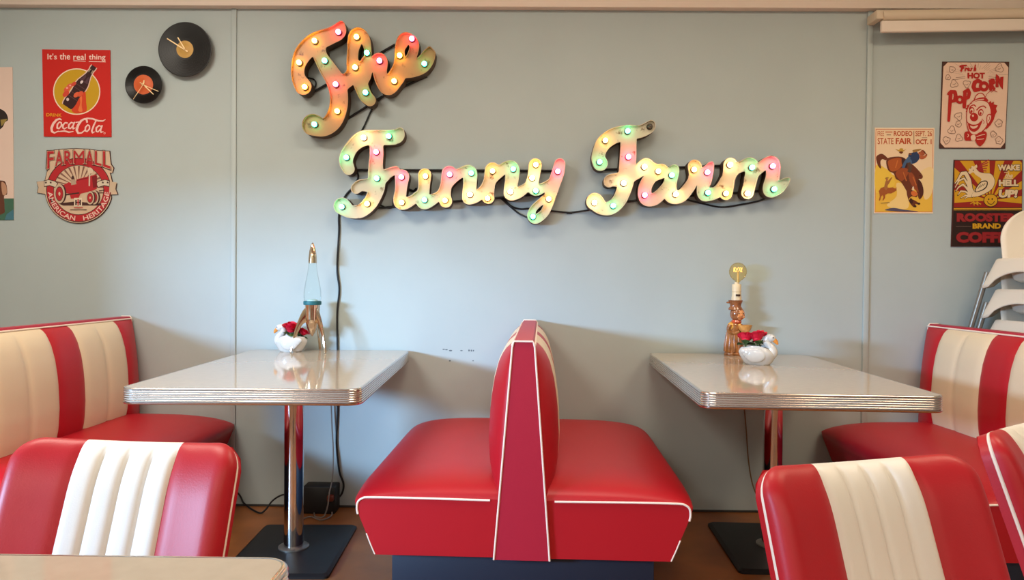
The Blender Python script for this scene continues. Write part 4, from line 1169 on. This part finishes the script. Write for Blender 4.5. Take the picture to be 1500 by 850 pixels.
a.poly([(268,676),(300,668),(330,694),(352,718),(340,748),(300,752),(270,748),(262,710)], RD, 3); a.poly([(352,716),(400,676),(452,668),(466,700),(448,760),(410,802),(384,790),(362,752)], RD, 3)
a.poly([(322,710),(352,700),(366,724),(354,750),(326,748)], PK, 3); a.line([(372,716),(420,700),(448,696)], 6, PK); a.line([(376,740),(420,738),(440,734)], 6, PK); a.line([(292,690),(300,706),(290,720)], 6, PK)
a.build('tin_sign', 'cream and red popcorn tin sign with a grinning clown', 'tin sign')

# rodeo poster -----------------------------------------------------------
a = Art((1275, 182, 6.25), -.003)
OR, BR = (182, 72, 34), (104, 50, 30)
a.sheet([(40,32),(588,34),(572,818),(32,816)], (234, 212, 184))
a.poly([(48,45),(578,46),(568,806),(40,808)], (196, 96, 62)); a.poly([(53,50),(573,51),(563,801),(45,803)], (232, 204, 168))
a.poly([(50,440),(120,420),(220,470),(300,500),(420,600),(565,520),(563,801),(45,803)], (226, 178, 66)); a.poly([(50,380),(130,400),(200,460),(220,560),(120,600),(47,620)], (230, 190, 70), 3)
a.poly([(240,540),(330,570),(350,680),(340,770),(230,772),(150,740),(240,660)], (234, 200, 130), 4); a.poly([(460,440),(570,400),(565,620),(500,690),(470,560)], (232, 202, 146), 4)
a.text('FREE', 66, 64, 124, 108, OR); a.text('RODEO', 214, 62, 384, 108, OR, .03); a.line([(136,72),(202,72)], 8, OR, 0); a.line([(148,98),(188,98)], 6, BR, 0)
a.text('STATE', 66, 126, 212, 184, OR, .01); a.text('FAIR', 232, 126, 378, 182, OR, .03); a.line([(398,62),(399,184)], 5, BR, 0)
a.text('SEPT. 26', 412, 62, 564, 110, OR, .015); a.text('OCT. 1', 414, 138, 560, 184, OR, .035); a.line([(470,124),(520,124)], 4, BR, 0)
# bucking horse and rider
a.poly([(52,310),(70,282),(110,272),(158,312),(140,330),(110,320),(92,345),(98,405),(70,380)], BR, 4)
a.poly([(150,320),(200,300),(290,300),(350,340),(420,400),(478,470),(470,500),(440,505),(470,560),(484,640),(450,690),(430,640),(400,560),(380,590),(350,640),(330,610),(280,530),(232,500),(214,452),(170,430),(148,380)], BR, 3)
a.poly([(170,330),(270,310),(300,360),(250,420),(190,430),(165,380)], (168, 84, 36), 4); a.poly([(290,310),(340,350),(330,400),(290,370)], (64, 34, 30), 3)
a.poly([(230,450),(290,400),(350,420),(330,480),(280,520)], (150, 72, 36), 4); a.poly([(350,430),(400,470),(420,540),(440,620),(400,590),(360,520)], (146, 70, 38), 4)
a.poly([(330,600),(380,600),(430,640),(420,670),(380,660),(350,690),(390,690),(440,720),(446,738),(410,730),(420,760),(390,756),(350,700)], BR, 2); a.poly([(372,622),(400,612),(434,636),(410,660),(380,650)], (208, 108, 52), 3); a.poly([(384,575),(398,570),(400,604),(384,608)], (226,204,176))
a.poly([(352,268),(380,262),(420,250),(450,290),(440,330),(400,360),(350,356),(345,320)], (40, 58, 94), 4); a.poly([(340,330),(370,320),(380,360),(345,380)], (70,96,130), 3)
a.poly([(450,285),(490,290),(516,270),(518,292),(490,318),(455,318)], (176, 92, 56), 3); a.poly([(352,262),(380,270),(372,284),(350,276)], (120,72,44))
a.poly([(385,240),(430,228),(470,228),(440,246),(400,258)], (156, 116, 60), 3); a.ell(478, 262, 22, 26, (160, 84, 56)); a.poly([(470,236),(500,250),(520,290),(500,270)], BR)
a.poly([(225,226),(262,236),(270,222),(296,222),(302,238),(330,228),(300,250),(282,274),(262,250)], (188, 148, 52), 3); a.ell(281, 258, 17, 10, BR)
# small rider at the back, ground shadow
a.poly([(76,612),(96,584),(130,572),(170,582),(204,578),(228,590),(238,576),(240,606),(214,622),(190,634),(160,634),(136,648),(134,676),(118,700),(110,696),(120,668),(112,650),(98,664),(92,690),(80,704),(78,694),(86,664),(84,640)], (158, 84, 40))
a.poly([(124,584),(132,550),(140,520),(150,512),(160,520),(176,504),(192,486),(202,488),(190,508),(172,540),(158,560),(156,590),(146,606),(136,600)], (162, 104, 56)); a.ell(151, 506, 10, 12, (176, 110, 66)); a.poly([(132,500),(170,494),(164,486),(142,488)], (150, 110, 52))
a.line([(360,300),(320,350),(300,400)], 26, (70, 96, 130)); a.line([(440,262),(472,276)], 22, (176, 92, 56), 0); a.line([(350,352),(366,398),(352,440)], 30, (86, 60, 48))
a.poly([(440,505),(470,540),(486,600),(482,650),(458,676),(452,640),(440,600),(432,550)], (78, 36, 26), 3); a.poly([(360,690),(372,676),(392,704),(380,730),(362,716)], (62, 30, 24), 3); a.ell(444, 728, 13, 10, (58, 28, 22)); a.ell(408, 752, 14, 10, (58, 28, 22)); a.ell(455, 470, 5, 6, (40, 22, 18))
a.line([(250,330),(230,400)], 10, (196, 108, 50)); a.line([(300,440),(330,520)], 10, (186, 100, 48)); a.line([(390,480),(420,560)], 10, (190, 104, 52))
a.poly([(130,786),(210,766),(300,782),(370,790),(440,800),(300,800),(220,796)], (84, 76, 96), 3); a.poly([(90,720),(170,712),(180,720),(100,728)], (168,132,64))
a.build('poster', 'yellow rodeo poster with a bucking horse and rider', 'poster')

# rooster coffee sign -----------------------------------------------------
a = Art((1388, 228, 6.159), -.005)
RD, YE, BK_, CRM = (146, 34, 26), (206, 152, 30), (44, 28, 24), (222, 196, 158)
x1 = 678
a.sheet([(58,38),(x1,38),(x1-10,822),(32,822)], (70, 36, 30))
a.poly([(66,46),(x1-6,46),(x1-8,468),(56,468)], RD)
cx_, cy_ = 390, 404
def clipray(an):
    c, s_ = math.cos(an), math.sin(an); ts = []
    if c > 0: ts.append((x1-8-cx_)/c)
    if c < 0: ts.append((62-cx_)/c)
    if s_ > 0: ts.append((462-cy_)/s_)
    if s_ < 0: ts.append((48-cy_)/s_)
    t_ = min(ts); return cx_+t_*c, cy_+t_*s_
for a0, a1 in ((176,196),(206,222),(232,246),(256,268),(277,289),(300,316),(328,340),(352,366)):
    n = 5; pts = [clipray(math.radians(a0+(a1-a0)*k/n)) for k in range(n+1)]
    a.poly([(cx_, cy_)] + pts, YE)
a.poly([(56,468),(x1-8,468),(x1-8,498),(55,498)], BK_); a.poly([(56,474),(x1-8,474),(x1-8,482),(55,482)], YE); a.poly([(56,488),(x1-8,488),(x1-8,493),(55,493)], YE)
a.poly([(55,498),(x1-8,498),(x1-14,816),(40,816)], BK_)
# rooster
a.strokes([[(230,350,24),(210,300,20),(195,220,22),(165,160,22),(130,160,18),(95,215,12),(64,255,6)],[(215,330,20),(180,255,15),(150,205,13),(105,225,11),(66,290,6)],[(215,350,18),(170,290,13),(140,260,12),(100,285,9),(72,325,5)],[(215,360,16),(160,325,11),(120,320,9),(92,360,5)],[(220,360,14),(160,360,9),(118,385,5)],[(226,366,12),(180,372,8),(150,392,4)]], BK_, 3, 3)
a.strokes([[(230,350,19),(210,300,15),(195,220,17),(165,160,17),(130,160,13),(95,215,8),(66,252,3)],[(215,330,15),(180,255,10),(150,205,8),(105,225,7),(68,288,3)],[(215,350,14),(170,290,9),(140,260,8),(100,285,6),(74,322,2)],[(215,360,12),(160,325,7),(120,320,6),(94,357,2)],[(220,360,10),(160,360,6),(120,383,2)],[(226,366,9),(180,372,5),(152,390,2)]], CRM, 3, 0)
body = [(215,372),(250,300),(300,230),(300,205),(255,175),(232,150),(205,162),(200,140),(214,112),(240,100),(262,122),(290,150),(340,160),(390,165),(420,205),(424,250),(400,300),(350,335),(290,362)]
a.poly([(320+(x-320)*1.035, 240+(y-240)*1.04) for x, y in body], BK_, 3); a.poly(body, CRM, 3)
a.poly([(245,330),(258,285),(300,235),(350,225),(364,250),(350,290),(310,318)], BK_, 3); a.poly([(254,324),(266,286),(304,243),(346,234),(354,252),(342,284),(306,310)], CRM, 3)
for q in range(3): a.line([(275+22*q,300-14*q),(300+20*q,262-6*q)], 5, BK_, 0)
a.poly([(206,168),(186,150),(198,138),(190,120),(212,116),(218,92),(240,98),(262,80),(268,108),(240,110),(216,130)], CRM, 2); a.ell(232,132,5,5,BK_)
for k in range(5): a.line([(268+4*k,126-9*k),(350+6*k,140-26*k)], 9, (160,40,46), 0)
for x in (235, 268):
    a.line([(x,368),(x,420)], 9, YE, 0); a.line([(x-30,436),(x,420),(x+34,440)], 9, YE, 0); a.line([(x,420),(x+6,450)], 8, YE, 0)
a.ell(390, 404, 66, 60, BK_); a.ell(390, 404, 60, 54, YE); a.ell(372,394,6,8,BK_); a.ell(404,392,6,8,BK_); a.line([(356,412),(376,436),(406,436),(424,412)], 6, BK_)
def shout(s, x0, y0, x1_, y1, sh=0, c=CRM):
    a.text(s, x0-4, y0-4, x1_+5, y1+6, BK_, .10, sh); a.text(s, x0, y0, x1_, y1, c, .06, sh)
shout('WAKE', 452, 82, 652, 136, 0); a.text('the', 520, 158, 590, 202, CRM, .03, 14); a.line([(512,152),(552,148)], 5, CRM, 0); a.line([(510,210),(590,206)], 5, CRM, 0)
shout('HELL', 462, 218, 640, 276, 0); shout('UP!', 462, 306, 632, 380, 10)
RC = (150, 38, 40)
def big(s, x0, y0, x1_, y1):
    a.text(s, x0-4, y0-4, x1_+4, y1+4, (92, 24, 26), .09); a.text(s, x0, y0, x1_, y1, RC, .06)
big('ROOSTER', 84, 520, 622, 596); big('COFFEE', 78, 690, 612, 786)
a.text('BRAND', 226, 612, 482, 660, YE, .05); a.line([(76,638),(212,638)], 4, (120,90,80), 0); a.line([(496,638),(640,638)], 4, (120,90,80), 0)
a.build('tin_sign', 'red, yellow and black rooster coffee tin sign behind the stacked white chairs', 'tin sign')
